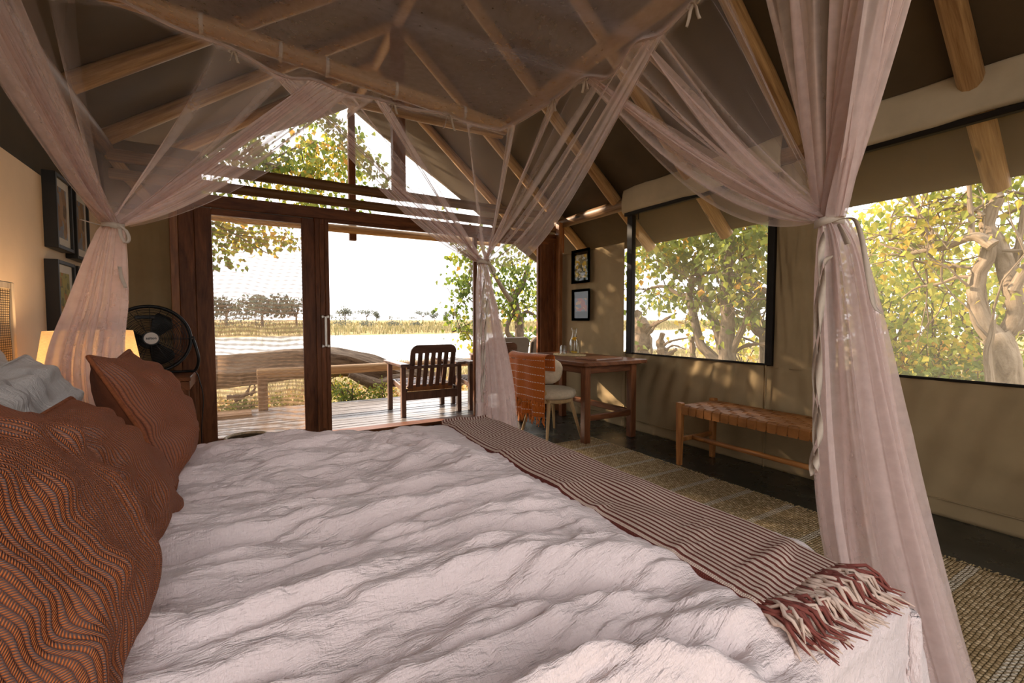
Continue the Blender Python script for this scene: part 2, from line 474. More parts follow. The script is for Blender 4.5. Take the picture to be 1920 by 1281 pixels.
# canvas panels with soft wrinkles on a wall plane
def canvas_panel(name, axis, pos, a0, a1, z0, z1, mat, parent, seed, amp=0.012, folds=0, fold_amp=0.0, diag=0.0, thick=0.006, nu=90, nv=60, out=1):
    rng = np.random.default_rng(seed)
    u = np.linspace(0, 1, nu); v = np.linspace(0, 1, nv); U, V = np.meshgrid(u, v)
    d = smoothnoise(nu, nv, 5, 4, rng) * amp + smoothnoise(nu, nv, 14, 9, rng) * amp * 0.35
    if folds:
        ph = smoothnoise(nu, nv, 6, 2, rng) * 0.9
        d += fold_amp * np.sin(2 * np.pi * (U * folds + V * diag) + ph) * (0.15 + 0.85 * V ** 1.5)
    env = np.clip(np.minimum(np.minimum(U, 1 - U) * 12, np.minimum(V, 1 - V) * 10), 0, 1); d = d * (0.25 + 0.75 * env)
    a = a0 + (a1 - a0) * U; z = z0 + (z1 - z0) * V
    def P(off):
        w = pos + out * off
        return np.stack([w, a, z], -1) if axis == 'x' else np.stack([a, w, z], -1)
    uv = np.stack([a.ravel(), z.ravel()], 1)
    return solid_grid(name, P(d), P(d - thick), mat, parent, uv)
# right wall
wr = canvas_panel('wall_right', 'x', XR, YB, 3.60, 0.0, 0.81, M['canvas'], None, 3, 0.010, 26, 0.022, 1.2, 0.006, 420, 40, -1); tag(wr, kind='structure')
canvas_panel('canvas_panel', 'x', XR, 3.58, 4.70, 0.0, 1.97, M['canvas'], wr, 5, 0.008, 3, 0.004, 0, 0.006, 80, 90, -1)
canvas_panel('canvas_panel', 'x', XR, 1.60, 1.975, 0.78, 2.30, M['canvas'], wr, 6, 0.010, 5, 0.010, -2.2, 0.006, 90, 120, -1)
canvas_panel('canvas_panel', 'x', XR, YB, -0.18, 0.78, 2.46, M['canvas'], wr, 7, 0.010, 1, 0.006, 0, 0.006, 40, 60, -1)
# hems and seams on the lower canvas
MB().box((XR - 0.014, YB, 0.100), (XR - 0.004, 4.68, 0.108), 0.002).build('hem_seam', M['canvas'], wr)
for y in (2.02, 3.53): MB().box((XR - 0.018, y, 0.0), (XR - 0.004, y + 0.010, 0.80), 0.003).build('seam', M['canvas'], wr)
# rolled flap above each window
def valance(y0, y1, seed):
    rng = np.random.default_rng(seed); nu, nv = 90, 16
    u = np.linspace(0, 1, nu); v = np.linspace(0, 1, nv); U, V = np.meshgrid(u, v)
    prof_x = np.interp(v, [0, .12, .4, .75, 1], [3.455, 3.435, 3.428, 3.44, 3.452]); prof_z = np.interp(v, [0, .12, .4, .75, 1], [2.255, 2.272, 2.36, 2.46, 2.505])
    sag = smoothnoise(nu, nv, 8, 2, rng) * 0.006
    A = np.stack([prof_x[:, None] + sag, y0 + (y1 - y0) * U, prof_z[:, None] + smoothnoise(nu, nv, 7, 2, rng) * 0.006], -1)
    B = A.copy(); B[..., 0] += 0.012
    return solid_grid('window_flap', A, B, M['canvas_pale'], wr)
valance(1.93, 3.56, 11); valance(-0.20, 1.60, 12)
MB().box((3.40, 4.60, 0.0), (3.46, 4.68, 2.36), 0.008).build('corner_post', M['hard_red'], wr)
MB().box((3.47, 4.70, 2.0), (3.56, 4.79, 2.44), 0.006).build('corner_post', M['hard'], wr)
def make_window(name, y0, y1, left_gap, rw):
    w = empty(name, (XR, (y0 + y1) / 2, 0.81)); tag(w, kind='structure')
    ym = (y0 + y1) / 2
    def bx(nm, lo, hi, mat): MB().box((lo[0] - XR, lo[1] - ym, lo[2] - 0.81), (hi[0] - XR, hi[1] - ym, hi[2] - 0.81), 0.004).build(nm, M[mat], w)
    bx('window_bar', (XR - 0.05, y0, 2.225), (XR - 0.005, y1, 2.262), 'black_wood')
    bx('window_post', (XR - 0.03, y1 - 0.10, 0.80), (XR + 0.03, y1 - 0.025, 2.23), 'black_wood')
    bx('window_post', (XR - 0.03, y0 + 0.0, 0.80), (XR + 0.03, y0 + rw, 2.23), 'black_wood')
    bx('window_edge', (XR - 0.012, y0, 0.795), (XR - 0.002, y1, 0.812), 'black_wood')
    bx('hook', (XR - 0.045, y1 - 0.20, 2.16), (XR - 0.035, y1 - 0.19, 2.225), 'black_wood')
    bx('hook', (XR - 0.045, y0 + 0.08, 2.16), (XR - 0.035, y0 + 0.09, 2.225), 'black_wood')
    V = np.array([(0.012, y0 - ym, 0), (0.012, y1 - 0.09 - ym, 0), (0.012, y1 - 0.09 - ym, 1.42), (0.012, y0 - ym, 1.42)])
    fast('insect_mesh', V, [(0, 1, 2, 3)], M['win_mesh'], w, False)
    return w
make_window('window_1', 1.975, 3.54, 0.05, 0.055)
make_window('window_2', -0.18, 1.66, 0.0, 0.055)
# left wall
wl = MB().box((XL - 0.08, YBL, 0), (XL, 4.80, 1.90), 0.006).build('wall_left', M['plaster']); tag(wl, kind='structure')
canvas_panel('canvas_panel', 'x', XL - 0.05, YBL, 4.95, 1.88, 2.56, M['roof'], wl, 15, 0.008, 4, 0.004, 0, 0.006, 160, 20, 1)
# front wall
wf = canvas_panel('wall_front', 'y', YF, XL, -0.50, 0.0, 2.04, M['canvas'], None, 21, 0.006, 1, 0.004, 0, 0.006, 40, 80, -1); tag(wf, kind='structure')
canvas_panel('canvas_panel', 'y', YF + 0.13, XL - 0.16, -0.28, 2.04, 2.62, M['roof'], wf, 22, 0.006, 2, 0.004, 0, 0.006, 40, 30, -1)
pole('brace_pole', tuple(onY(205, 290, 4.80)), tuple(onY(280, 376, 4.80)), 0.042, 0.042, 'log', wf, 0.003, 71)
MB().box((-0.505, 4.71, 0), (-0.445, 4.77, 2.06), 0.004).build('post', M['hard_red'], wf)
MB().box((-0.445, 4.70, 0), (-0.335, 4.80, 2.22), 0.004).build('post', M['hard'], wf)
MB().box((-0.445, 4.705, 2.115), (3.47, 4.795, 2.222), 0.006).build('header_beam', M['hard'], wf)
MB().box((0.60, 4.69, 2.085), (3.30, 4.73, 2.118), 0.004).build('sliding_rail', M['hard'], wf)
for x0, x1 in ((3.20, 3.31), (3.31, 3.40), (3.40, 3.46)):
    MB().box((x0, 4.70 + (x0 - 3.2) * 0.1, 0), (x1 - 0.004, 4.80, 2.12), 0.005).build('post', M['hard'], wf)
MB().box((XL, 4.72, 2.04), (-0.50, 4.76, 2.075), 0.005).build('panel_rail', M['black_wood'], wf)
th = MB().box((-0.34, 4.68, 0.0), (3.4, 4.86, 0.035), 0.006).build('trim_1', M['hard']); tag(th, kind='structure')
def leaf(name, x0, x1, xs0, xs1, y, meshmat, ztop=2.112, zb=0.10):
    d = empty(name, (x0, y, 0.035)); tag(d, kind='structure')
    def bx(nm, a, b, z0, z1, dy=0.022, mat='hard'): return MB().box((a - x0, -dy, z0 - 0.035), (b - x0, dy, z1 - 0.035), 0.004).build(nm, M[mat], d)
    bx('stile', x0, xs0, 0.035, ztop); bx('stile', xs1, x1, 0.035, ztop)
    bx('rail', xs0, xs1, ztop - 0.055, ztop); bx('rail', xs0, xs1, 0.035, zb)
    if meshmat:
        V = np.array([(xs0 - x0, 0, zb - 0.035), (xs1 - x0, 0, zb - 0.035), (xs1 - x0, 0, ztop - 0.085), (xs0 - x0, 0, ztop - 0.085)])
        fast('insect_mesh', V, [(0, 1, 2, 3)], M[meshmat], d, False)
    return d
d1 = leaf('door_1', -0.335, 0.66, -0.212, 0.495, 4.75, 'door_mesh')
d2 = leaf('door_2', 0.605, 0.728, 0.645, 0.690, 4.70, None)
MB().box((0.04, -0.018, 0.05), (0.085, 0.018, 2.03), 0.003).build('stile_panel', M['hard'], d2)
# pull handle on the second leaf
hd = MB().box((0.066, -0.062, 0.86), (0.088, -0.046, 1.15), 0.004).build('handle', M['metal'], d2)
for z in (0.865, 1.145):
    for x in (0.052, 0.100):
        MB().box((x - 0.010, -0.052, z - 0.014), (x + 0.010, -0.022, z + 0.014), 0.004).build('handle_plate', M['metal'], hd)
    MB().box((0.060, -0.050, z - 0.006), (0.094, -0.040, z + 0.006), 0.002).build('handle_bar', M['metal'], hd)
d3 = leaf('door_3', 2.29, 3.30, 2.335, 3.175, 4.75, None)
# unseen half back wall, added to shade the right wall; bed side left open
wb = canvas_panel('wall_back_shade', 'y', YB, 1.2, XR, 0.0, 2.42, M['canvas'], None, 25, 0.006, 1, 0.004, 0, 0.006, 80, 40, 1); tag(wb, kind='structure')
MB().add([(1.2, YB, 2.40), (XR, YB, 2.40), (XR, YB, 2.46), (RX, YB, 4.25), (1.2, YB, 4.1)], [(0, 1, 2, 3, 4)]).build('gable_shade', M['roof'], wb)
MB().box((1.15, YB - 0.05, 0), (1.25, YB + 0.05, 4.05), 0.005).build('post', M['hard'], wb)

# deck of single boards
dk = empty('deck', (1.3, 4.86, 0)); tag(dk, kind='structure')
yy = 4.87; i = 0; rngd = random.Random(5)
while yy < 6.72:
    w = 0.105; dz = rngd.uniform(-0.003, 0.003)
    MB().box((-3.2 - 1.3, yy - 4.86, -0.035 + dz), (4.6 - 1.3, yy + w - 4.86, -0.002 + dz), 0.004).build('plank', M['deck'], dk)
    yy += w + 0.011; i += 1
MB().box((-3.2 - 1.3, 6.60 - 4.86, -0.20), (4.6 - 1.3, 6.66 - 4.86, -0.037), 0.004).build('joist', M['hard'], dk)
MB().box((-3.2 - 1.3, 4.90 - 4.86, -0.20), (4.6 - 1.3, 4.96 - 4.86, -0.037), 0.004).build('joist', M['hard'], dk)
# ------------------------------------------------------------------ outside: ground, water, grass
WATER_Z = -0.62
def terr(x, y):
    y = np.asarray(y, float); x = np.asarray(x, float)
    z = np.interp(y, [-60, 4, 8, 13, 17.5, 21, 50, 56, 62, 120, 400, 1200], [-0.35, -0.28, -0.26, -0.34, -0.58, -0.95, -0.95, -0.55, -0.40, -0.10, 0.6, 1.0])
    bumps = 0.05 * np.sin(x * 0.9 + y * 0.5) + 0.04 * np.sin(x * 0.37 - y * 0.8 + 1) + 0.03 * np.sin(x * 2.3 + 1.7 * y)
    return z + bumps * np.interp(y, [5, 9, 16, 20, 48, 58], [0.6, 1, 1, 0.2, 0.2, 1.5])
def mat_ground():
    t = NT('dry_ground'); v = t.coord()
    n = t.noise(v, 0.35, 7, 0.65)
    col = t.ramp(n, [(0.3, (0.114, 0.093, 0.048)), (0.5, (0.194, 0.157, 0.080)), (0.7, (0.274, 0.222, 0.117))])
    n2 = t.noise(v, 9, 5, 0.7)
    col = t.mix(t.ramp(n2, [(0.45, (0, 0, 0)), (0.62, (1, 1, 1))]), col, (0.461, 0.288, 0.104))
    return t.done(t.bsdf(col, 0.95, t.bump(n2, 0.6, 0.05), 0.1))
M['ground'] = mat_ground()
gx = np.concatenate([np.linspace(-900, -40, 14)[:-1], np.linspace(-40, 60, 90), np.linspace(60, 1400, 16)[1:]])
gy = np.concatenate([np.linspace(-30, 3.0, 12), np.linspace(3.4, 26, 60), np.linspace(27, 75, 50), np.linspace(80, 1200, 25)])
GX, GY = np.meshgrid(gx, gy)
g = fast('ground', np.stack([GX, GY, terr(GX, GY)], -1).reshape(-1, 3), grid_faces(len(gx), len(gy)), M['ground']); tag(g, kind='structure')
def mat_water():
    t = NT('lagoon_water'); v = t.coord()
    nb = t.bump(t.noise(t.mapping(v, (1.2, 3.5, 1)), 1.0, 5, 0.6), 0.25, 0.05)
    return t.done(t.bsdf((0.55, 0.57, 0.56), 0.12, nb, 0.9))
M['water'] = mat_water()
wx = np.linspace(-400, 700, 40); wy = np.linspace(15.5, 60, 20); WX, WY = np.meshgrid(wx, wy)
w = fast('water', np.stack([WX, WY, np.full_like(WX, WATER_Z)], -1).reshape(-1, 3), grid_faces(40, 20), M['water']); tag(w, kind='structure')

def mat_leaf(name, stops, transl=0.55, rough=0.5):
    t = NT(name); a = t.n('ShaderNodeAttribute', attribute_name='tint').outputs['Fac']
    col = t.ramp(a, stops)
    return t.done(t.shader_mix(transl, t.bsdf(col, rough, None, 0.25), t.simple('ShaderNodeBsdfTranslucent', col)))
M['grass'] = mat_leaf('dry_grass', [(0.0, (0.088, 0.088, 0.032)), (0.35, (0.162, 0.134, 0.059)), (1.0, (0.256, 0.213, 0.109))], 0.5, 0.7)
M['reed'] = mat_leaf('water_grass', [(0.0, (0.229, 0.243, 0.077)), (1.0, (0.570, 0.502, 0.259))], 0.5, 0.7)
GREEN = [(0.0, (0.034, 0.055, 0.011)), (0.4, (0.105, 0.144, 0.025)), (0.68, (0.245, 0.261, 0.040)), (0.86, (0.453, 0.331, 0.044)), (1.0, (0.485, 0.217, 0.044))]
M['leaf'] = mat_leaf('autumn_leaves', GREEN, 0.58)
M['leaf_yellow'] = mat_leaf('yellow_leaves', [(0.0, (0.085, 0.131, 0.022)), (0.4, (0.228, 0.266, 0.043)), (0.78, (0.477, 0.406, 0.067)), (1.0, (0.587, 0.338, 0.054))], 0.6)
M['leaf_green'] = mat_leaf('green_leaves', [(0.0, (0.038, 0.064, 0.010)), (0.6, (0.128, 0.166, 0.027)), (0.9, (0.302, 0.302, 0.045)), (1.0, (0.499, 0.333, 0.045))], 0.5)
M['leaf_far'] = mat_leaf('distant_leaves', [(0.0, (0.075, 0.083, 0.067)), (1.0, (0.150, 0.155, 0.117))], 0.35, 0.8)  # pale, desaturated tone puts distance haze into the leaf colour
M['leaf_litter'] = mat_leaf('fallen_leaves', [(0.0, (0.187, 0.088, 0.026)), (0.5, (0.387, 0.213, 0.062)), (1.0, (0.499, 0.344, 0.114))], 0.25, 0.7)
def mat_bark(name, dark, light, sc_=1.0):
    t = NT(name); v = t.mapping(t.coord('UV'), (6 * sc_, 2.2 * sc_, 1))
    n = t.noise(v, 1.6, 7, 0.68, 0.8)
    col = t.ramp(n, [(0.32, dark), (0.66, light)])
    return t.done(t.bsdf(col, 0.9, t.bump(t.math('ADD', n, t.noise(t.coord(), 16, 5)), 0.6, 0.02), 0.1))
M['bark'] = mat_bark('bark', (0.050, 0.035, 0.026), (0.166, 0.126, 0.091))
M['bark_pale'] = mat_bark('pale_bark', (0.114, 0.080, 0.053), (0.318, 0.243, 0.171))
M['driftwood'] = mat_bark('weathered_trunk', (0.053, 0.032, 0.021), (0.221, 0.157, 0.107), 1.3)

def blades(name, P, h, w, mat, rng, label=None, cat=None, lean=0.35, tint=None):
    n = len(P); a = rng.uniform(0, 6.283, n); hh = h * rng.uniform(0.5, 1.2, n)
    dx = np.stack([np.cos(a), np.sin(a), 0 * a], 1) * (w * rng.uniform(0.6, 1.3, n))[:, None] / 2
    ln = np.stack([np.cos(a * 3 + 1), np.sin(a * 3 + 1), 0 * a], 1) * (hh * rng.uniform(0, lean, n))[:, None]
    top = P + ln + np.array([0, 0, 1]) * hh[:, None]
    mid = P + ln * 0.35 + np.array([0, 0, 0.55]) * hh[:, None]
    V = np.stack([P - dx, P + dx, mid + dx * 0.7, top, mid - dx * 0.7], 1).reshape(-1, 3)
    i = np.arange(n)[:, None] * 5
    F = np.concatenate([i + np.array([[0, 1, 2]]), i + np.array([[0, 2, 4]]), i + np.array([[4, 2, 3]])], 0)
    tt = rng.uniform(0, 1, n) if tint is None else tint
    return tag(fast(name, V, F, mat, None, False, None, {'tint': np.repeat(tt, 5)}), label, cat, None, 'stuff')
rng = np.random.default_rng(4)
def scatter(n, x0, x1, y0, y1, rng, slope=0.0):
    y = rng.uniform(y0, y1, n); x = rng.uniform(x0, x1, n) + slope * (y - y0)
    return x, y
# near bank grass
x, y = scatter(26000, -6, 22, 8.6, 19, rng, 0.3); k = (smoothnoise(64, 64, 12, 12, rng)[np.clip(((y - 8.6) / 10.4 * 63).astype(int), 0, 63), np.clip(((x + 6) / 31 * 63).astype(int), 0, 63)] > -0.5)
x, y = x[k], y[k]
blades('grass', np.stack([x, y, terr(x, y) - 0.02], 1), 0.24, 0.016, M['grass'], rng, 'dry golden grass covering the near bank below the deck', 'grass', 0.5)
x, y = scatter(16000, -60, 110, 55, 75, rng)
blades('grass', np.stack([x, y, terr(x, y)], 1), 0.75, 0.11, M['grass'], rng, 'tall golden grass along the far shore of the water', 'grass', 0.35)
x, y = scatter(9000, -120, 220, 75, 150, rng)
blades('grass', np.stack([x, y, terr(x, y)], 1), 0.9, 0.35, M['grass'], rng, 'golden grassland behind the far shore', 'grass', 0.3)
x, y = scatter(2600, -20, 45, 19, 54, rng); k = smoothnoise(64, 64, 9, 16, rng)[np.clip(((y - 19) / 35 * 63).astype(int), 0, 63), np.clip(((x + 20) / 65 * 63).astype(int), 0, 63)] > 0.35
x, y = x[k], y[k]
blades('grass', np.stack([x, y, np.full_like(x, WATER_Z - 0.02)], 1), 0.16, 0.035, M['reed'], rng, 'sparse pale grass standing in the shallow water', 'grass', 0.5)

# leaves: folded heart-shaped blades of six vertices
LEAF = np.array([(0, 0, 0), (-0.42, 0.32, 0.10), (0.42, 0.32, 0.10), (0, 1.0, -0.06), (0, 0.42, 0.0), (0, 0, 0)])[:5]
LEAF_F = np.array([(0, 4, 1), (0, 2, 4), (1, 4, 3), (4, 2, 3)])
def leaf_cloud(C, R, n, size, rng, hang=0.5, shell=0.35, wts=None):
    """n leaves in ellipsoids C (k,3), R (k,3) -> V, F, tint"""
    C = np.asarray(C, float); R = np.asarray(R, float)
    vol = R.prod(1) ** 0.67 * (1 if wts is None else np.asarray(wts)); idx = rng.choice(len(C), n, p=vol / vol.sum())
    d = rng.normal(size=(n, 3)); d /= np.linalg.norm(d, axis=1)[:, None]
    rad = rng.uniform(shell ** 3, 1, n) ** (1 / 3)
    P = C[idx] + d * rad[:, None] * R[idx]
    return P, *leaf_mesh(P, size, rng, hang)
def leaf_mesh(P, size, rng, hang=0.5):
    n = len(P)
    yv = rng.normal(size=(n, 3)); yv[:, 2] -= hang * 2.2; yv /= np.linalg.norm(yv, axis=1)[:, None]
    xv = np.cross(yv, rng.normal(size=(n, 3))); xv /= np.linalg.norm(xv, axis=1)[:, None]
    zv = np.cross(xv, yv)
    s = size * rng.uniform(0.6, 1.35, n)
    V = P[:, None, :] + s[:, None, None] * (LEAF[None, :, 0:1] * xv[:, None] + LEAF[None, :, 1:2] * yv[:, None] + LEAF[None, :, 2:3] * zv[:, None])
    F = (np.arange(n)[:, None, None] * 5 + LEAF_F[None]).reshape(-1, 3)
    return V.reshape(-1, 3), F
_leafme = {}
def single_leaves(parent, P, size, mat, rng, tint=(0.3, 1.0), hang=0.6):
    """separate leaves that show one by one: they share three meshes per material"""
    key = mat.name
    if key not in _leafme:
        _leafme[key] = []
        for tv in (0.25, 0.5, 0.75, 0.95):
            V = LEAF * 1.0
            o = fast('leaf', V, LEAF_F, mat, None, False, None, {'tint': np.full(5, tv)})
            _leafme[key].append(o.data); bpy.data.objects.remove(o)
    for p in P:
        o = bpy.data.objects.new('leaf', _leafme[key][int(rng.integers(0, 4))])
        y = rng.normal(size=3); y[2] -= hang * 2; y /= np.linalg.norm(y)
        x = np.cross(y, rng.normal(size=3)); x /= np.linalg.norm(x); z = np.cross(x, y); s = size * rng.uniform(0.8, 1.3)
        mw = Matrix(((x[0] * s, y[0] * s, z[0] * s, p[0]), (x[1] * s, y[1] * s, z[1] * s, p[1]), (x[2] * s, y[2] * s, z[2] * s, p[2]), (0, 0, 0, 1)))
        COL.objects.link(o); o.parent = parent; o.matrix_local = Matrix.Translation(-parent.location) @ mw
def tree(name, label, base, limbs, blobs, n, size, leafmat, barkmat, seed, twigs=40, twig_len=0.7, singles=0, group=None, hang=0.6, tint=(0, 1), cat='tree', shell=0.3, twig_r=0.012, bare=0):
    """limbs: list of (points, r0, r1); blobs: list of (centre, radii); every coordinate is in the world"""
    rng = np.random.default_rng(seed); r_ = random.Random(seed)
    root = empty(name, base); tag(root, label, cat, group); B = Vector(base)
    mb = MB(); tips = []
    for k, (pts, r0, r1) in enumerate(limbs):
        m = max(6, len(pts) * 4)
        P = smooth_path(pts, m) if len(pts) > 2 else resample(pts, m)
        P = P + np.stack([np.convolve(rng.normal(size=m), np.ones(3) / 3, 'same') for _ in range(3)], 1) * min(r0 * 0.07, 0.008)
        mb.tube([Vector(p) - B for p in P], list(np.linspace(r0, r1, m)), 12 if r0 > 0.04 else 6, True, 0.03, seed * 7 + k)
        tips += [(P[j], P[min(j + 1, m - 1)] - P[max(j - 1, 0)]) for j in range(m // 3, m)]
    mb.build('trunk', barkmat, root, 'auto')
    anchor = []
    tw = MB(); BC = np.array([b[0] for b in blobs]) if blobs else np.zeros((0, 3))
    for k in range(twigs):
        p, d = tips[r_.randrange(len(tips))]
        d = d / (np.linalg.norm(d) + 1e-6)
        if len(BC) and r_.random() < 0.7:
            q = BC[r_.randrange(len(BC))]; to = q - p; to = to / (np.linalg.norm(to) + 1e-6); d = d * 0.4 + to
        d = d + rng.normal(size=3) * 0.55; d /= np.linalg.norm(d); L = twig_len * r_.uniform(0.5, 1.5)
        pts = [p]
        for j in range(4):
            d = d + rng.normal(size=3) * 0.22; d /= np.linalg.norm(d); pts.append(pts[-1] + d * L / 4)
        tw.tube([Vector(q) - B for q in pts], list(np.linspace(twig_r * r_.uniform(0.7, 1.4), twig_r * 0.25, 5)), 5, False)
        anchor += pts[1:]
        for j in range(2):
            e_ = rng.normal(size=3); e_ /= np.linalg.norm(e_); p2 = pts[2 + j]
            tw.tube([Vector(p2) - B, Vector(p2 + (d + e_) * L * 0.18) - B, Vector(p2 + (d + e_ * 0.8) * L * 0.36) - B], [twig_r * 0.5, twig_r * 0.4, twig_r * 0.2], 4, False)
            anchor += [p2 + (d + e_ * 0.8) * L * 0.36]
    if twigs: tw.build('twigs', barkmat, root, True)['kind'] = 'stuff'
    if n:
        bl = [b for b in blobs]
        na = int(n * 0.35) if anchor else 0
        P0, V0, F0 = leaf_cloud([b[0] for b in bl], [b[1] for b in bl], n - na, size, rng, hang, shell, [b[2] if len(b) > 2 else 1.0 for b in bl])
        P = P0
        if na:
            A = np.array(anchor)[rng.integers(0, len(anchor), na)] + rng.normal(size=(na, 3)) * size * 1.6
            V1, F1 = leaf_mesh(A, size, rng, hang)
            V0 = np.concatenate([V0, V1]); F0 = np.concatenate([F0, F1 + len(P0) * 5]); P = np.concatenate([P0, A])
        cl = 0.5 + 0.5 * np.sin(P[:, 0] * 2.1 + 1.3 * np.sin(P[:, 2] * 2.7) + P[:, 1] * 1.7 + seed)
        tt = np.clip(tint[0] + (tint[1] - tint[0]) * (0.55 * rng.uniform(0, 1, len(P)) + 0.45 * cl), 0, 1)
        fo = fast('foliage', V0 - np.array(base), F0, leafmat, root, False, None, {'tint': np.repeat(tt, 5)}); fo['kind'] = 'stuff'
        if singles:
            A = np.array(anchor) if anchor else P
            single_leaves(root, A[rng.integers(0, len(A), singles)] + rng.normal(size=(singles, 3)) * size * 1.2, size * 1.1, leafmat, rng, hang=hang)
    return root
tx = lambda pts, X: [onX(*p, X) for p in pts]
ty = lambda pts, Y: [onY(*p, Y) for p in pts]
def gz(p): return (float(p[0]), float(p[1]), float(terr(p[0], p[1])))

# --- the pale tree beyond window 2
X2 = 6.2
b = onX(1880, 760, X2); b[2] = terr(b[0], b[1]) - 0.05
limbs = [([b, *tx([(1888, 715), (1876, 650), (1868, 630)], X2)], 0.115, 0.105),
         ([*tx([(1872, 640), (1840, 598), (1832, 555), (1832, 520), (1850, 485), (1856, 455)], X2)], 0.085, 0.055),
         ([*tx([(1876, 640), (1905, 600), (1902, 560), (1885, 500), (1872, 455), (1850, 425), (1858, 395), (1872, 372)], X2 + 0.1)], 0.085, 0.05),
         ([*tx([(1872, 372), (1862, 350), (1870, 320), (1890, 270)], X2 + 0.1)], 0.05, 0.03),
         ([*tx([(1862, 460), (1838, 446), (1815, 446), (1770, 464), (1735, 470), (1692, 480)], X2 - 0.1)], 0.055, 0.016),
         ([*tx([(1820, 446), (1822, 420), (1818, 380), (1816, 330)], X2 - 0.1)], 0.03, 0.016),
         ([*tx([(1750, 466), (1738, 440), (1722, 400), (1705, 370), (1695, 330)], X2 - 0.15)], 0.026, 0.012),
         ([*tx([(1748, 462), (1744, 425), (1715, 425), (1668, 450)], X2 - 0.2)], 0.018, 0.008),
         ([*tx([(1845, 405), (1818, 388), (1790, 382), (1740, 378)], X2)], 0.022, 0.010),
         ([*tx([(1834, 508), (1805, 500), (1765, 500), (1715, 490)], X2)], 0.016, 0.008),
         ([*tx([(1830, 520), (1795, 520), (1762, 532), (1720, 540), (1690, 560)], X2)], 0.022, 0.008),
         ([*tx([(1900, 545), (1925, 500), (1960, 450)], X2)], 0.05, 0.025),
         ([*tx([(1880, 470), (1910, 470), (1950, 462)], X2)], 0.02, 0.014),
         ([*tx([(1856, 720), (1852, 660), (1858, 630), (1862, 600)], X2 - 0.3)], 0.035, 0.02),
         ([*tx([(1900, 520), (1910, 460), (1918, 400), (1930, 340)], X2 + 0.2)], 0.03, 0.015)]
blobs = [(onX(px, py, X), (rx, ry, rz)) for px, py, X, rx, ry, rz in
         [(1700, 400, 7.4, .6, .5, .35), (1800, 360, 7.2, .5, .55, .3), (1900, 380, 7.2, .5, .5, .35), (1660, 470, 7.6, .7, .5, .4), (1760, 430, 7.6, .6, .6, .3), (1890, 290, 6.4, .7, .7, .25), (1700, 300, 6.4, .8, .7, .3), (1960, 500, 7.2, .6, .5, .5), (1800, 560, 7.8, .7, .5, .3), (1640, 560, 7.8, .8, .5, .4)]]
tree('tree', 'pale barked forked tree with yellow leaves right outside the wide window', gz(b), limbs, blobs, 2600, 0.075, M['leaf_yellow'], M['bark_pale'], 12, 60, 0.7, 60, None, 0.7, (0.05, 1.0))
# --- multi-stemmed tree beyond window 1
X1 = 7.4
b = onX(1362, 715, X1); b[2] = terr(b[0], b[1]) - 0.05
limbs = [([b, *tx([(1364, 690), (1362, 650), (1365, 600), (1362, 540), (1365, 500), (1372, 430), (1380, 350)], X1)], 0.17, 0.05),
         ([*tx([(1358, 690), (1325, 660), (1312, 640), (1302, 600), (1296, 570), (1292, 552), (1300, 520)], X1)], 0.10, 0.05),
         ([*tx([(1294, 555), (1275, 552), (1245, 538), (1222, 540), (1206, 548)], X1)], 0.05, 0.014),
         ([*tx([(1355, 660), (1342, 610), (1328, 580), (1318, 555), (1310, 520), (1300, 480)], X1 + 0.1)], 0.085, 0.04),
         ([*tx([(1372, 660), (1390, 620), (1402, 590), (1420, 560)], X1)], 0.06, 0.03),
         ([*tx([(1362, 520), (1340, 512), (1310, 515), (1280, 522)], X1)], 0.04, 0.015),
         ([*tx([(1372, 520), (1410, 532), (1432, 545), (1450, 560)], X1)], 0.045, 0.02)]
blobs = [(onX(px, py, X), (rx, ry, rz)) for px, py, X, rx, ry, rz in
         [(1215, 490, 7.6, .8, .6, .45), (1270, 470, 7.2, .8, .7, .5), (1330, 470, 7.8, .9, .7, .5), (1400, 470, 7.2, .8, .6, .5), (1240, 560, 8.6, .8, .6, .3), (1300, 420, 7.0, .9, .8, .5), (1420, 540, 8.2, .7, .6, .45), (1200, 430, 6.8, .9, .8, .5), (1380, 400, 7.0, .9, .8, .5), (1330, 560, 8.2, .6, .5, .25)]]
tree('tree', 'grey many-stemmed tree seen through the window above the desk', gz(b), limbs, blobs, 3000, 0.125, M['leaf'], M['bark'], 13, 60, 0.9, 110, None, 0.7, (0.12, 0.95))
b = onX(1436, 680, 8.2); b[2] = terr(b[0], b[1]) - 0.05
limbs = [([b, *tx([(1436, 640), (1420, 620), (1408, 595), (1404, 560), (1401, 510), (1398, 470), (1404, 420), (1400, 350)], 8.2)], 0.11, 0.04),
         ([*tx([(1402, 510), (1390, 480), (1375, 440)], 8.2)], 0.035, 0.015), ([*tx([(1400, 520), (1415, 490), (1425, 450)], 8.2)], 0.03, 0.015),
         ([*tx([(1438, 645), (1432, 610), (1425, 590)], 8.2)], 0.035, 0.015)]
tree('tree', 'slender leaning tree at the window edge beside the many-stemmed one', gz(b), limbs, [(onX(1400, 440, 8.2), (.7, .9, .6)), (onX(1440, 500, 8.4), (.6, .6, .6)), (onX(1430, 420, 8.0), (.7, .7, .5))], 900, 0.12, M['leaf'], M['bark'], 14, 26, 0.8, 30, None, 0.7, (0.2, 1.0))
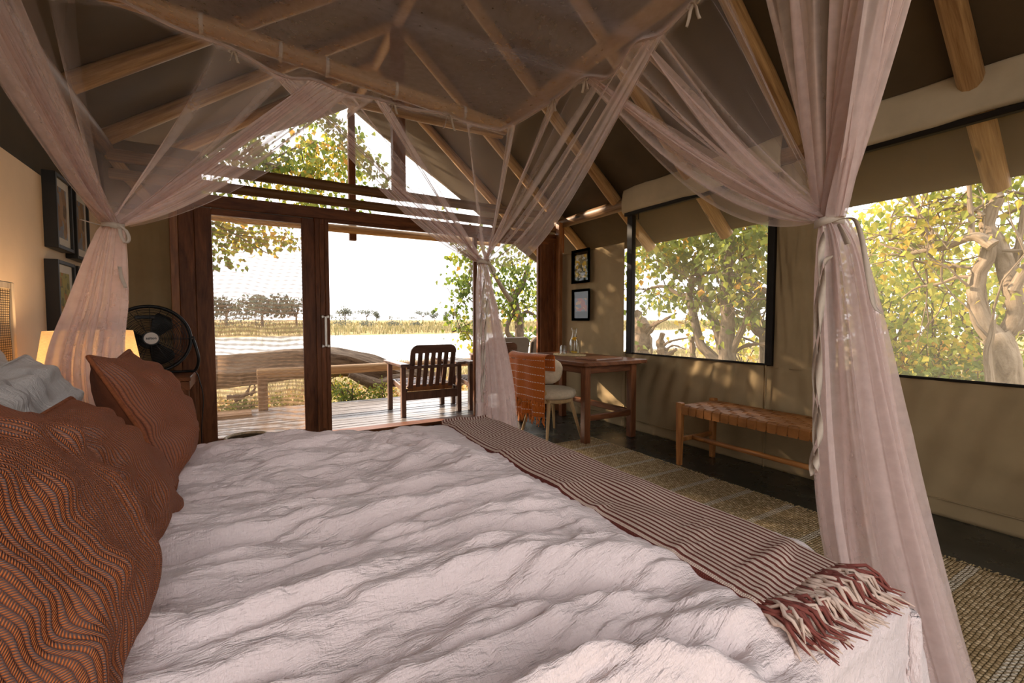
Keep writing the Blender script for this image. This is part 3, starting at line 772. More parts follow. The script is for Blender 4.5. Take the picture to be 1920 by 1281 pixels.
# --- old stumps and driftwood under window 1
def stump(label, limbs, seed, base):
    root = empty('stump', base); tag(root, label, 'stump'); mb = MB()
    for k, (P, r0, r1) in enumerate(limbs):
        Q = smooth_path(P, 12); mb.tube([Vector(q) - Vector(base) for q in Q], list(np.linspace(r0, r1, 12) * (1 + 0.25 * np.sin(np.arange(12) * 2.1 + seed))), 9, True, 0.16, seed * 5 + k)
    mb.build('wood', M['driftwood'], root, 'auto'); return root
b = onX(1200, 690, 8.4); b[2] = terr(b[0], b[1])
stump('broad tangled grey stump at the near corner of the desk window', [([b, *tx([(1200, 660), (1204, 620), (1190, 590)], 8.4)], 0.30, 0.16), (tx([(1202, 630), (1220, 612), (1245, 600), (1268, 588)], 8.4), 0.07, 0.02), (tx([(1205, 640), (1222, 620), (1235, 600)], 8.4), 0.05, 0.02), (tx([(1195, 650), (1212, 670), (1222, 660), (1216, 625)], 8.4), 0.05, 0.02)], 3, gz(b))
b = onX(1245, 690, 8.0); b[2] = terr(b[0], b[1])
stump('dark upright driftwood stump below the many-stemmed tree', [([b, *tx([(1243, 668), (1238, 645), (1243, 625)], 8.0)], 0.16, 0.05), (tx([(1236, 664), (1252, 665), (1268, 655)], 8.0), 0.09, 0.03), (tx([(1242, 650), (1258, 640), (1300, 632)], 8.0), 0.035, 0.015), (tx([(1245, 660), (1262, 648), (1285, 655)], 8.0), 0.03, 0.012)], 4, gz(b))
b = onX(1298, 690, 7.8); b[2] = terr(b[0], b[1])
stump('short dark post stump standing left of the many-stemmed trunk', [([b, *tx([(1299, 665), (1297, 632)], 7.8)], 0.07, 0.055)], 5, gz(b))
b = onX(1400, 668, 7.6)
stump('fallen grey branch lying across behind the slender leaning tree', [(tx([(1370, 665), (1400, 648), (1436, 645), (1470, 640)], 7.6), 0.035, 0.02), (tx([(1385, 630), (1410, 640), (1450, 660)], 7.8), 0.02, 0.015)], 6, gz(b))

# --- shrubs filling the view through the wide window
def shrub(label, c, r, n, size, mat, seed, stems=7, tint=(0, 1), group=None, barkm='bark'):
    r_ = random.Random(seed); base = gz(c); limbs = []
    for k in range(stems):
        a = r_.uniform(0, 6.28); q = r_.uniform(0.2, 0.8)
        limbs.append(([np.array(base), np.array(base) + [r[0] * q * 0.4 * math.cos(a), r[1] * q * 0.4 * math.sin(a), r[2] * 0.7], np.array(base) + [r[0] * q * math.cos(a), r[1] * q * math.sin(a), r[2] * r_.uniform(1.2, 1.7)]], 0.022 * r[2], 0.006))
    return tree('shrub', label, base, limbs, [((base[0], base[1], base[2] + r[2]), r), ((base[0] + r[0] * .5, base[1] - r[1] * .3, base[2] + r[2] * .7), (r[0] * .6, r[1] * .6, r[2] * .6)), ((base[0] - r[0] * .5, base[1] + r[1] * .4, base[2] + r[2] * 1.1), (r[0] * .6, r[1] * .6, r[2] * .7))], n, size, mat, M[barkm], seed, 14, r[2] * 0.6, 0, group, 0.4, tint, 'shrub', 0.15, 0.008)
shrub('tall yellow-green bush just behind the curtain end of the wide window', onX(1640, 600, 9.2), (1.3, 1.2, 1.5), 1054, 0.10, M['leaf_yellow'], 31, 9, (0.0, .75))
shrub('yellow bush behind the side branch of the pale forked tree', onX(1760, 600, 10.2), (1.3, 1.4, 1.6), 992, 0.11, M['leaf_yellow'], 32, 9, (0.1, .9))
shrub('green bush at the foot of the pale forked tree', onX(1840, 700, 8.2), (0.9, 0.8, 0.45), 1000, 0.09, M['leaf_green'], 33, 6, (0.1, .8))
shrub('orange-leaved thicket low in the middle of the wide window', onX(1745, 680, 9.0), (0.8, 0.8, 0.65), 900, 0.08, M['leaf'], 34, 8, (0.5, 1))
shrub('leafy bush behind the trunk of the pale forked tree', onX(1930, 610, 11), (1.4, 1.5, 1.4), 744, 0.11, M['leaf_yellow'], 35, 8, (0.0, .8))
shrub('low green bush under the curtain end of the wide window', onX(1690, 700, 8.6), (1.0, 0.8, 0.5), 900, 0.085, M['leaf_green'], 36, 6, (0.2, 1))
shrub('tall bright bush far behind the pale forked tree', onX(1850, 600, 14), (2.6, 2.4, 2.4), 930, 0.15, M['leaf_yellow'], 37, 8, (0.1, 1))
shrub('tall pale bush far behind the curtain end of the wide window', onX(1690, 600, 14.5), (2.6, 2.2, 2.5), 992, 0.15, M['leaf_yellow'], 38, 8, (0.2, 1))
shrub('thin yellow bush filling the gap beside the window post', onX(1395, 640, 12), (1.4, 1.6, 0.8), 558, 0.13, M['leaf_yellow'], 39, 7, (0.2, 1))

# --- trees beyond the deck
b = np.array([6.6, 9.8, 0.0]); b[2] = terr(b[0], b[1])
Yt = 9.8
limbs = [([onY(975, 668, Yt) * [1, 1, 0] + [0, 0, b[2]], *ty([(974, 640), (972, 600), (965, 575), (955, 560)], Yt)], 0.12, 0.10),
         (ty([(958, 565), (975, 540), (985, 520), (1000, 470), (1010, 400)], Yt), 0.09, 0.04),
         (ty([(972, 600), (985, 585), (1000, 590), (1015, 600)], Yt), 0.05, 0.03), (ty([(962, 640), (950, 620), (958, 595), (972, 575)], Yt), 0.07, 0.04),
         (ty([(958, 565), (930, 520), (900, 455), (880, 420)], Yt - 0.6), 0.06, 0.025),
         (ty([(885, 425), (882, 470), (884, 520), (878, 540)], 8.6), 0.018, 0.010), (ty([(880, 530), (868, 545), (858, 570), (850, 600), (846, 640)], 8.6), 0.009, 0.003), (ty([(880, 530), (878, 560), (864, 590), (858, 635)], 8.6), 0.008, 0.003), (ty([(881, 532), (890, 560), (888, 600), (884, 640)], 8.6), 0.008, 0.003)]
blobs = [(onY(px, py, Y), (rx, ry, rz)) for px, py, Y, rx, ry, rz in
         [(975, 520, 9.6, .55, .6, .35), (945, 500, 9.8, .5, .6, .3), (1000, 560, 10.4, .6, .6, .4), (990, 450, 9.6, .6, .8, .5), (880, 485, 8.6, .22, .3, .22), (872, 530, 8.6, .25, .25, .2), (885, 460, 8.6, .3, .3, .2), (848, 480, 8.8, .18, .2, .1), (880, 625, 8.6, .20, .2, .10), (935, 560, 10, .4, .6, .4), (1000, 630, 10.5, .6, .6, .3), (950, 640, 10.8, .5, .6, .3), (870, 440, 8.6, .4, .4, .2)]]
tree('tree', 'gnarled leafy tree at the deck corner with a branch drooping over the lagoon view', gz(limbs[0][0][0]), limbs, blobs, 2500, 0.105, M['leaf'], M['bark'], 15, 50, 0.5, 90, None, 0.9, (0.1, 0.85))
b = np.array([-4.6, 10.2, 0.0]); b[2] = terr(-4.6, 10.2)
limbs = [([b, b + [0.1, 0, 1.5], b + [0.4, -0.2, 2.9], b + [1.0, -0.4, 4.0]], 0.20, 0.12), ([b + [0.4, -0.2, 2.9], (-2.8, 9.6, 3.6), (-1.2, 9.3, 3.9), (0.4, 9.2, 3.9), (1.6, 9.2, 3.6)], 0.09, 0.02),
         ([(-2.8, 9.6, 3.6), (-1.6, 9.2, 3.2), (-0.4, 9.0, 2.75), (0.4, 9.0, 2.3)], 0.04, 0.008), ([b + [1.0, -0.4, 4.0], (-2.4, 9.6, 5.2), (-0.8, 9.4, 5.6), (1.0, 9.4, 5.2)], 0.07, 0.015),
         ([(0.4, 9.2, 3.9), (1.2, 9.2, 4.4), (2.1, 9.1, 4.3)], 0.022, 0.008)]
blobs = [(onY(px, py, 9.1), (rx, ry, rz), 0.42) for px, py, rx, ry, rz in
         [(420, 440, .35, .4, .28), (400, 470, .3, .3, .3), (470, 445, .35, .4, .22), (520, 445, .35, .4, .18), (555, 455, .3, .3, .16), (440, 490, .25, .3, .14), (560, 300, .5, .5, .4), (620, 310, .5, .5, .45), (660, 300, .4, .5, .4), (590, 340, .6, .5, .3), (700, 320, .35, .4, .3), (735, 350, .3, .3, .25), (520, 330, .6, .5, .35), (640, 250, .4, .4, .3), (470, 390, .6, .5, .3), (560, 390, .7, .5, .25), (640, 385, .6, .4, .2)]] + [((-2.4, 9.8, 4.2), (1.2, 1, .8)), ((-1.2, 9.6, 4.5), (1.2, 1, .8)), ((-3.6, 10, 4.4), (1.2, 1, .8)), ((-0.4, 9.6, 4.3), (.9, .8, .5)), ((-1.6, 9.4, 3.7), (1.1, .7, .4)), ((-2.8, 9.5, 3.5), (1.0, .7, .5))]
tree('tree', 'overhanging tree with green and orange leaves above the deck, over the screened door', gz(b), limbs, blobs, 12500, 0.100, M['leaf'], M['bark'], 16, 60, 0.6, 100, None, 0.9, (0.0, 1.0), 'tree', 0.1)
# far trees over the water (each its own thing)
def far_tree(label, px, d, h, w, seed, flat=0.45, name='distant_tree', group=None, mat='leaf_far', n=420, base_py=603):
    dr = ray(px, 600); dr = dr / np.hypot(dr[0], dr[1]); p = O_ + dr * d; base = gz((p[0], p[1]))
    r_ = random.Random(seed); limbs = [([np.array(base), np.array(base) + [0, 0, h * 0.35], np.array(base) + [w * .05, 0, h * 0.6]], h * 0.035, h * 0.02)]
    bl = []
    for k in range(6):
        a = r_.uniform(0, 6.28); q = r_.uniform(0.2, 0.6); c = np.array(base) + [w * .5 * q * math.cos(a) * 1.2, w * .5 * q * math.sin(a) * 1.2, h * (1 - flat * r_.uniform(0.35, 0.9))]
        bl.append((c, (w * .24, w * .24, h * flat * 0.36))); limbs.append(([np.array(base) + [0, 0, h * 0.35], c], h * 0.018, h * 0.006))
    return tree(name, label, base, limbs, bl, n, h * 0.085, M[mat], M['bark'], seed, 0, 1, 0, group, 0.1, (0, 1), 'tree', 0.1)
far_tree('lone dark tree with a bare trunk on the horizon beside the door post', 647, 200, 7.2, 7.0, 51, 0.5)
far_tree('wide round distant tree on the horizon, second from the lone dark tree', 688, 300, 8.0, 14, 52)
far_tree('small round distant tree standing in the middle of the horizon', 706, 290, 8.0, 6, 53, 0.7)
far_tree('wide distant tree on the horizon above the slatted chair back', 793, 290, 7.2, 10, 54)
far_tree('round distant tree above the corner of the slatted chair back', 815, 290, 7.0, 6, 55, 0.7)
far_tree('pale distant tree nearest to the drooping branch', 838, 300, 7.6, 5, 56, 0.7)
for k, px in enumerate((622, 668, 730, 748, 770, 780, 855, 872)):
    far_tree('tiny hazy tree of the treeline along the horizon', px, 340, random.Random(k).uniform(3.5, 5.0), 9, 60 + k, 0.6, 'distant_tree', 'hazy trees of the far treeline', n=260)
far_tree('broad dark tree behind the screen, nearest to the fixed door frame', 425, 95, 5.6, 8.5, 71, 0.6, n=700)
far_tree('large spreading tree behind the middle of the door screen', 492, 85, 6.4, 9.5, 72, 0.6, n=800)
far_tree('spreading tree behind the screen beside the sliding door stile', 556, 90, 5.2, 7, 73, 0.6, n=600)
for k, (px, d, r, lab) in enumerate([(740, 82, 1.3, 'dark bush in the golden grass across the water'), (690, 84, 1.5, 'grey-green bush in the golden grass below the round trees'), (640, 86, 2.2, 'low spreading bush at the foot of the lone dark tree'), (780, 86, 1.0, 'small low bush in the golden grass near the chair back'), (480, 78, 3.5, 'dark undergrowth below the large tree behind the screen'), (420, 78, 3.0, 'dark undergrowth below the broad tree behind the screen')]):
    dr = ray(px, 600); dr = dr / np.hypot(dr[0], dr[1]); p = O_ + dr * d
    shrub(lab, (p[0], p[1]), (r, r, r * 0.5 if k else 0.8), 300, 0.22, M['leaf_far'], 80 + k, 5, (0, .8))
# shrubs and leaf litter at the deck edge
for k, (px, Y, r, lab) in enumerate([(660, 7.35, (.35, .3, .24), 'green shrub at the deck edge beside the door stile'), (715, 7.4, (.35, .3, .20), 'green shrub under the twisted end of the fallen trunk'), (640, 7.9, (.3, .3, .26), 'small green shrub behind the railing'), (455, 7.5, (.25, .25, .14), 'low leafy sprig left of the railing post'), (545, 7.4, (.25, .25, .16), 'low leafy sprig right of the railing post')]):
    p = onY(px, 740, Y); shrub(lab, p, r, 420, 0.045, M['leaf_green'], 90 + k, 6, (0.4, 1))
x, y = scatter(5200, -4, 7, 6.75, 10.5, rng); V, F = leaf_mesh(np.stack([x, y, terr(x, y) + rng.uniform(0, .05, len(x))], 1), 0.06, rng, 0.0)
tag(fast('leaf_litter', V, F, M['leaf_litter'], None, False, None, {'tint': np.repeat(rng.uniform(0, 1, len(x)), 5)}), 'orange fallen leaves covering the ground below the deck', 'leaves', None, 'stuff')
# fallen trunk behind the railing
def trunk_log():
    base = (0.5, 8.0, float(terr(0.5, 8.0))); B = Vector(base); root = empty('fallen_trunk', base)
    tag(root, 'huge weathered fallen trunk lying behind the deck railing', 'trunk')
    P = smooth_path([(-3.2, 8.2, 0.30), (-1.6, 8.1, 0.34), (-0.4, 8.0, 0.38), (0.5, 8.0, 0.44), (1.1, 8.0, 0.46), (1.6, 8.0, 0.40), (2.05, 8.0, 0.30), (2.5, 8.0, 0.19), (3.1, 7.9, 0.08)], 40)
    r = np.interp(np.linspace(0, 1, 40), [0, .4, .62, .72, .82, .92, 1], [0.23, 0.24, 0.22, 0.20, 0.15, 0.11, 0.09])
    m = MB(); n = 26; rr = np.random.default_rng(9); prof = 1 + 0.10 * np.sin(np.arange(n) * 1.3) + rr.normal(size=n) * 0.05
    V = []; UV = []; F = []
    for i, p in enumerate(P):
        tw = i * 0.05
        for j in range(n):
            a = 2 * math.pi * j / n + tw; q = r[i] * prof[j] * (1 + 0.04 * math.sin(i * 0.9 + j))
            V.append((p[0] - B.x, p[1] - B.y + q * math.cos(a), p[2] - B.z + q * math.sin(a))); UV.append((abs(j / n - .5) * 2, p[0] * 0.6))
    for i in range(39):
        for j in range(n): F.append((i * n + j, i * n + (j + 1) % n, (i + 1) * n + (j + 1) % n, (i + 1) * n + j))
    F += [tuple(range(n)), tuple(range(39 * n, 40 * n))]
    m.add(V, F, UV).build('log', M['driftwood'], root, 'auto')
    m = MB(); m.tube([Vector(q) - B for q in smooth_path(ty([(655, 702), (690, 716), (712, 722), (735, 712), (770, 706)], 7.75), 14)], [0.05, 0.07, 0.085, 0.095, 0.10, 0.10, 0.095, 0.09, 0.085, 0.08, 0.08, 0.08, 0.07, 0.06], 12, True, 0.10, 3)
    m.build('twisted_limb', M['driftwood'], root, 'auto')
    m = MB().tube([Vector(q) - B for q in smooth_path(ty([(449, 700), (453, 712), (455, 722)], 7.8), 6)], [0.05, 0.042, 0.034, 0.026, 0.018, 0.008], 7, True, 0.1, 4); m.build('broken_stub', M['driftwood'], root, 'auto')
    m = MB().tube([Vector(q) - B for q in smooth_path(ty([(845, 735), (880, 708), (930, 690)], 7.6), 8)], 0.055, 8, True, 0.08, 5); m.build('pale_limb', M['bark_pale'], root, 'auto')
    return root
trunk_log()
stump('small dead branch standing in the leaves below the fallen trunk', [(ty([(440, 752), (462, 738), (472, 712)], 7.3), 0.03, 0.008), (ty([(425, 745), (455, 742), (482, 735)], 7.3), 0.03, 0.012), (ty([(470, 742), (478, 728), (476, 720)], 7.3), 0.02, 0.008)], 7, gz((0.0, 7.3)))
# railing
rl = empty('railing', (1.6, 6.58, 0)); tag(rl, 'low log railing along the outer edge of the deck', 'railing')
for x in (0.20, 3.3): MB().box((x - 0.055 - 1.6, -0.05, -0.002), (x + 0.055 - 1.6, 0.05, 0.46), 0.006).build('post', M['log_dark'], rl)
pole('rail', (0.14 - 1.6, 0, 0.475), (3.5 - 1.6, 0, 0.475), 0.062, 0.06, 'log', rl, 0.006, 81)
# ribbed mat on the deck
mt = empty('doormat', (-0.18, 6.36, 0)); tag(mt, 'brown ribbed mat on the deck left of the railing post', 'mat')
m = MB(); m.box((-0.42, -0.17, 0.0), (0.25, 0.17, 0.018), 0.004); m.build('base', M['log_dark'], mt)
for k in range(9): MB().box((-0.42, -0.165 + k * 0.037, 0.016), (0.25, -0.165 + k * 0.037 + 0.026, 0.034), 0.004).build('rib', M['log_dark'], mt)
# ------------------------------------------------------------------ bed
def mat_linen(name, c, scale=900, bump=0.12, transl=0.06):
    t = NT(name); v = t.coord()
    w = t.math('ADD', t.noise(t.mapping(v, (60, 300, 60)), 1.0, 3), t.noise(t.mapping(v, (300, 60, 60)), 1.0, 3))
    n = t.math('ADD', t.noise(t.mapping(v, (16, 75, 16)), 1.0, 4, 0.6, 0.4), t.math('MULTIPLY', t.noise(t.mapping(v, (30, 30, 30)), 1.0, 4), 0.4))
    col = t.ramp(t.noise(v, 4, 4), [(0.3, tuple(x * 0.95 for x in c)), (0.7, c)])
    nb = t.bump(t.math('ADD', t.math('MULTIPLY', w, 0.25), t.math('MULTIPLY', n, 0.9)), bump, 0.012)
    sh = t.bsdf(col, 0.85, nb, 0.12, Sheen_Weight=0.25)
    return t.done(sh)
M['linen'] = mat_linen('white_linen', (0.78, 0.645, 0.62), bump=1.0)
M['pillow'] = mat_linen('pillow_cotton', (0.56, 0.51, 0.47), bump=0.9)
M['mattress'] = mat_linen('mattress_fabric', (0.70, 0.66, 0.62))
def mat_cane():
    t = NT('woven_cane'); v = t.coord('UV'); sp = t.n('ShaderNodeSeparateXYZ'); t.l(v, sp.inputs[0])
    a = t.math('SINE', t.math('MULTIPLY', sp.outputs[0], 3.14159 * 55)); b = t.math('SINE', t.math('MULTIPLY', sp.outputs[1], 3.14159 * 110))
    w = t.math('ABSOLUTE', t.math('MULTIPLY', a, b))
    w2 = t.math('GREATER_THAN', t.math('MULTIPLY', a, b), 0.0)
    col = t.ramp(w, [(0.05, (0.05, 0.03, 0.015)), (0.35, (0.34, 0.23, 0.11)), (1.0, (0.62, 0.45, 0.25))])
    return t.done(t.bsdf(col, 0.6, t.bump(t.math('ADD', w, t.math('MULTIPLY', w2, 0.3)), 0.8, 0.004), 0.25))
M['cane'] = mat_cane()
M['frame_oak'] = mat_wood('limed_wood', (0.34, 0.25, 0.15), (0.60, 0.48, 0.33), 0.5, 'z')
BX0, BX1, BY0, BY1, BT = -0.70, 1.18, 0.36, 2.24, 0.625
bed = empty('bed', (0.25, 1.3, 0)); tag(bed, 'double bed with a tall woven cane headboard against the plaster wall', 'bed')
def bedbox(nm, lo, hi, mat, par=bed, b=0.02): return MB().box((lo[0] - .25, lo[1] - 1.3, lo[2]), (hi[0] - .25, hi[1] - 1.3, hi[2]), b).build(nm, M[mat], par, 'auto')
bedbox('base', (BX0 + .02, BY0 + .06, 0.10), (BX1 - .06, BY1 - .06, 0.33), 'hard')
bedbox('mattress', (BX0, BY0 + .035, 0.33), (BX1 - .035, BY1 - .035, 0.59), 'mattress', bed, 0.05)
for x in (BX0 + .08, BX1 - .14):
    for y in (BY0 + .12, BY1 - .12): bedbox('leg', (x - .035, y - .035, 0), (x + .035, y + .035, 0.105), 'hard', bed, 0.004)
hb = bedbox('headboard', (-0.835, 0.06, 0.12), (-0.80, 2.60, 1.30), 'frame_oak', bed, 0.006)
for lo, hi in (((-0.80, 2.565, 0.12), (-0.786, 2.60, 1.30)), ((-0.80, 0.06, 0.12), (-0.786, 0.115, 1.30)), ((-0.80, 0.115, 1.27), (-0.786, 2.565, 1.30))):
    bedbox('headboard_rail', lo, hi, 'frame_oak', hb, 0.004)
rngc = np.random.default_rng(2)
yy_ = np.linspace(0.115, 2.565, 160); zz_ = np.linspace(0.3, 1.27, 70); Y_, Z_ = np.meshgrid(yy_, zz_)
V = np.stack([np.full_like(Y_, -0.792) + 0.002 * smoothnoise(160, 70, 20, 8, rngc), Y_, Z_], -1).reshape(-1, 3) - [0.25, 1.3, 0]
fast('cane_panel', V, grid_faces(160, 70), M['cane'], hb, True, np.stack([Y_.ravel(), Z_.ravel()], 1))

# duvet with folds that run from head to foot
rngv = np.random.default_rng(17)
NQ, NP = 470, 520
qs = np.linspace(-0.52, BX1 + 0.46, NQ); ps = np.linspace(BY0 - 0.50, BY1 + 0.36, NP)
def prof(s, e, r, sgn):
    """arc length position s beyond an edge e: gives position and drop"""
    d = (s - (e - sgn * r)) * sgn
    a = np.clip(d / r, 0, math.pi / 2)
    pos = np.where(d <= 0, s, e - sgn * r + sgn * r * np.sin(a)); drop = np.where(d <= 0, 0, r * (1 - np.cos(a)) + np.maximum(d - r * math.pi / 2, 0))
    return pos, drop
def fold_field(Xg, Yg, rng, nx, ny):
    sl = np.interp(Yg, [0.4, 0.8, 1.2, 1.7, 2.3], [-0.02, -0.08, -0.26, -0.38, -0.30])
    c = Yg - sl * (Xg - 0.3) + 0.045 * smoothnoise(nx, ny, 5, 4, rng) + 0.012 * smoothnoise(nx, ny, 14, 10, rng)
    h = np.zeros_like(Xg)
    for k in range(26):
        y0 = rng.uniform(0.3, 2.4); w = rng.uniform(0.014, 0.05); amp = rng.uniform(0.010, 0.024) * (w / 0.03) ** 0.5
        x0 = rng.uniform(-0.5, 1.2); L = rng.uniform(0.3, 0.9)
        d = (c - y0) / w
        prof_ = np.where(d > 0, np.exp(-(d / 1.7) ** 2), np.exp(-(d / 0.75) ** 2))
        h += amp * prof_ * np.exp(-((Xg - x0) / L) ** 4)
    for y0, w, amp in ((1.90, 0.070, 0.030), (1.58, 0.080, 0.040), (1.22, 0.085, 0.040), (0.97, 0.065, 0.034), (0.74, 0.08, 0.036), (0.53, 0.06, 0.026)):
        d = (c - y0) / w; h += 1.25 * amp * np.where(d > 0, np.exp(-(np.abs(d) / 1.45) ** 2), np.exp(-(np.abs(d) / 0.6) ** 2)) * (0.75 + 0.35 * smoothnoise(nx, ny, 4, 3, rng))
    return h
def duvet_surface(qs, ps, rng, dome=True):
    nq, npp = len(qs), len(ps)
    x, dx = prof(qs, BX1, 0.085, 1); y1, d1 = prof(ps, BY0, 0.085, -1); y2, d2 = prof(ps, BY1, 0.085, 1)
    y = np.where(ps < 1.3, y1, y2); dy = np.where(ps < 1.3, d1, d2)
    Xg, Yg = np.meshgrid(x, y); DX, DY = np.meshgrid(dx, dy); Q, Pp = np.meshgrid(qs, ps)
    h = fold_field(Q, Pp, rng, nq, npp)
    r2 = smoothnoise(nq, npp, 6, 56, rng) * 0.0055 + smoothnoise(nq, npp, 13, 120, rng) * 0.0050 + smoothnoise(nq, npp, 9, 30, rng) * 0.004 + smoothnoise(nq, npp, 40, 170, rng) * 0.0024 + smoothnoise(nq, npp, 130, 150, rng) * 0.0006
    cre = np.abs(smoothnoise(nq, npp, 8, 34, rng)); cre2 = np.abs(smoothnoise(nq, npp, 24, 60, rng))
    r2 += -0.003 * np.exp(-(cre / 0.10) ** 2) * (smoothnoise(nq, npp, 8, 8, rng) > 0) - 0.0022 * np.exp(-(cre2 / 0.12) ** 2)
    under = np.clip((Q - 0.70) / 0.10, 0, 1); h = (h * 1.4 * (0.45 + 0.55 * np.clip((BY1 - Pp) / 0.35, 0, 1)) + r2 * 1.6) * (1 - 0.78 * under)
    drop = np.sqrt(DX ** 2 + DY ** 2) * 0.35 + np.maximum(DX, DY) * 0.65
    flat = np.clip(1 - drop / 0.08, 0, 1)
    edge = np.clip(np.minimum.reduce([(BX1 - Q) / 0.3, (Pp - BY0) / 0.3, (BY1 - Pp) / 0.3, np.ones_like(Q)]), 0, 1)
    Z = BT - drop + h * (0.3 + 0.7 * flat) - 0.022 * (1 - edge) ** 2 * flat
    wob = 0.014 * np.sin(Pp * 17 + 2 * np.sin(Q * 3)) * np.clip(DX / 0.2, 0, 1)
    woby = 0.012 * np.sin(Q * 13 + 1.5 * np.sin(Pp * 5)) * np.clip(DY / 0.2, 0, 1)
    Xg = Xg + wob + 0.05 * np.clip(DX - 0.05, 0, 1) + h * (1 - flat) * (DX > DY)
    Yg = Yg + np.where(Pp < 1.3, -1, 1) * (woby + 0.04 * np.clip(DY - 0.05, 0, 1) + h * (1 - flat) * (DY >= DX))
    return np.stack([Xg, Yg, Z], -1)
S = duvet_surface(qs, ps, rngv)
n_ = np.cross(np.gradient(S, axis=1), np.gradient(S, axis=0)); n_ /= np.linalg.norm(n_, axis=-1)[..., None]; n_ *= np.sign(n_[NP // 2, NQ // 2, 2])
dv = solid_grid('duvet', S, S - n_ * 0.016, M['linen'], None, np.stack(np.meshgrid(qs, ps), -1).reshape(-1, 2))
tag(dv, 'crumpled white linen duvet spread over the bed', 'duvet')
def top_z(x, y):
    """duvet height at points on the bed top"""
    iq = np.clip(np.searchsorted(qs, x), 0, NQ - 1); ip = np.clip(np.searchsorted(ps, y), 0, NP - 1)
    return S[ip, iq, 2]

# striped throw across the foot end
def mat_throw():
    t = NT('striped_cotton'); sp = t.n('ShaderNodeSeparateXYZ'); t.l(t.coord('UV'), sp.inputs[0]); u, v = sp.outputs[0], sp.outputs[1]
    st = t.math('FRACT', t.math('MULTIPLY', u, 18.0))
    band = t.math('GREATER_THAN', st, 0.58)
    edge = t.math('LESS_THAN', u, 0.020)
    weave = t.math('SINE', t.math('MULTIPLY', v, 1400.0)); weave2 = t.math('SINE', t.math('MULTIPLY', u, 520.0))
    wv = t.math('MULTIPLY', weave, weave2)
    cream = t.mix(t.ramp(wv, [(0.3, (0, 0, 0)), (0.7, (1, 1, 1))]), (0.54, 0.41, 0.335), (0.72, 0.57, 0.475))
    red = t.mix(t.ramp(wv, [(0.3, (0, 0, 0)), (0.7, (1, 1, 1))]), (0.13, 0.034, 0.026), (0.22, 0.066, 0.050))
    col = t.mix(t.math('MAXIMUM', band, edge), cream, red)
    ridge = t.math('ABSOLUTE', t.math('SUBTRACT', t.math('FRACT', t.math('MULTIPLY', u, 36.0)), 0.5))
    return t.done(t.bsdf(col, 0.9, t.bump(t.math('ADD', t.math('MULTIPLY', ridge, -1.2), t.math('MULTIPLY', wv, 0.25)), 0.55, 0.004), 0.08))
M['throw'] = mat_throw()
M['cream_yarn'] = mat_plain('cream_yarn', (0.58, 0.43, 0.35), 0.9, 0.15, 60)
M['red_yarn'] = mat_plain('burgundy_yarn', (0.20, 0.055, 0.042), 0.9, 0.2, 60)
def throw():
    nu, nv = 70, 300; rng = np.random.default_rng(8)
    u = np.linspace(0, 1, nu); s = np.linspace(0.455, BY1 + 0.30, nv); U, Sg = np.meshgrid(u, s)
    y, d = prof(s, BY1, 0.09, 1)
    x0 = np.interp(s, [0.4, 1.0, 1.6, 2.3], [0.785, 0.80, 0.83, 0.875]); x1 = np.interp(s, [0.4, 1.0, 1.6, 2.3], [1.085, 1.10, 1.12, 1.165])
    X = x0[:, None] + (x1 - x0)[:, None] * U + 0.004 * smoothnoise(nu, nv, 2, 9, rng)
    Yg = np.repeat(y[:, None], nu, 1); D = np.repeat(d[:, None], nu, 1)
    base = top_z(X.ravel(), Sg.ravel()).reshape(X.shape)
    k = np.hanning(63); k /= k.sum()
    base = np.apply_along_axis(lambda a: np.convolve(np.pad(a, 31, 'edge'), k, 'valid'), 0, base)
    base = 0.75 * base.mean(1, keepdims=True) + 0.25 * base
    raw = top_z(X.ravel(), Sg.ravel()).reshape(X.shape); base = np.maximum(base, raw - 0.004)
    edge = np.minimum(U, 1 - U)
    lift = 0.012 + 0.004 * np.clip(1 - np.abs(U - 0.10) / 0.12, 0, 1) - 0.020 * np.clip(1 - edge / 0.03, 0, 1) + 0.004 * smoothnoise(nu, nv, 3, 12, rng)
    top = np.where(D > 0.02, BT + 0.012 - D, np.maximum(base, BT - 0.02)) + lift
    Y2 = Yg + np.where(D > 0.08, 0.035, 0) * np.clip((D - 0.02) / 0.1, 0, 1)
    A = np.stack([X, Y2, top], -1); B = A.copy(); B[..., 2] -= 0.010
    root = empty('throw', (0.95, 1.3, BT)); o = np.array([0.95, 1.3, BT])
    tag(root, 'burgundy and cream striped throw folded across the foot of the bed', 'throw')
    solid_grid('fabric', A - o, B - o, M['throw'], root, np.stack([U.ravel(), Sg.ravel()], 1))
    r_ = random.Random(3)
    for layer in range(2):
        for k in range(74):
            u_ = (k + 0.5 + r_.uniform(-.3, .3)) / 74; i = int(u_ * (nu - 1)); p = A[0, i] - [0, 0, 0.004 + 0.010 * layer]
            L = r_.uniform(0.075, 0.125); a = r_.uniform(-0.55, 0.35); pts = [p + [0, 0.006, 0]]
            dx, dy = math.sin(a + 0.25), -math.cos(a)
            for j in range(1, 6):
                t = j / 5; q = p + np.array([dx * L * t + 0.007 * math.sin(j * 2 + k), dy * L * t, 0.012 * math.sin(t * 3.1) * r_.uniform(.2, 1.3)])
                zt = top_z(np.array([q[0]]), np.array([max(q[1], BY0 + .01)]))[0] + 0.006
                q[2] = max(min(q[2], p[2] + 0.02), zt) if q[1] > BY0 + 0.03 else p[2] - 0.02 * t
                pts.append(q)
            MB().tube([Vector(q - o) for q in pts], [0.0034, 0.0040, 0.0038, 0.0036, 0.0032, 0.0010], 5, True, 0.25, k + layer * 90).build('tassel', M['cream_yarn' if r_.random() < 0.52 else 'red_yarn'], root, True)
throw()

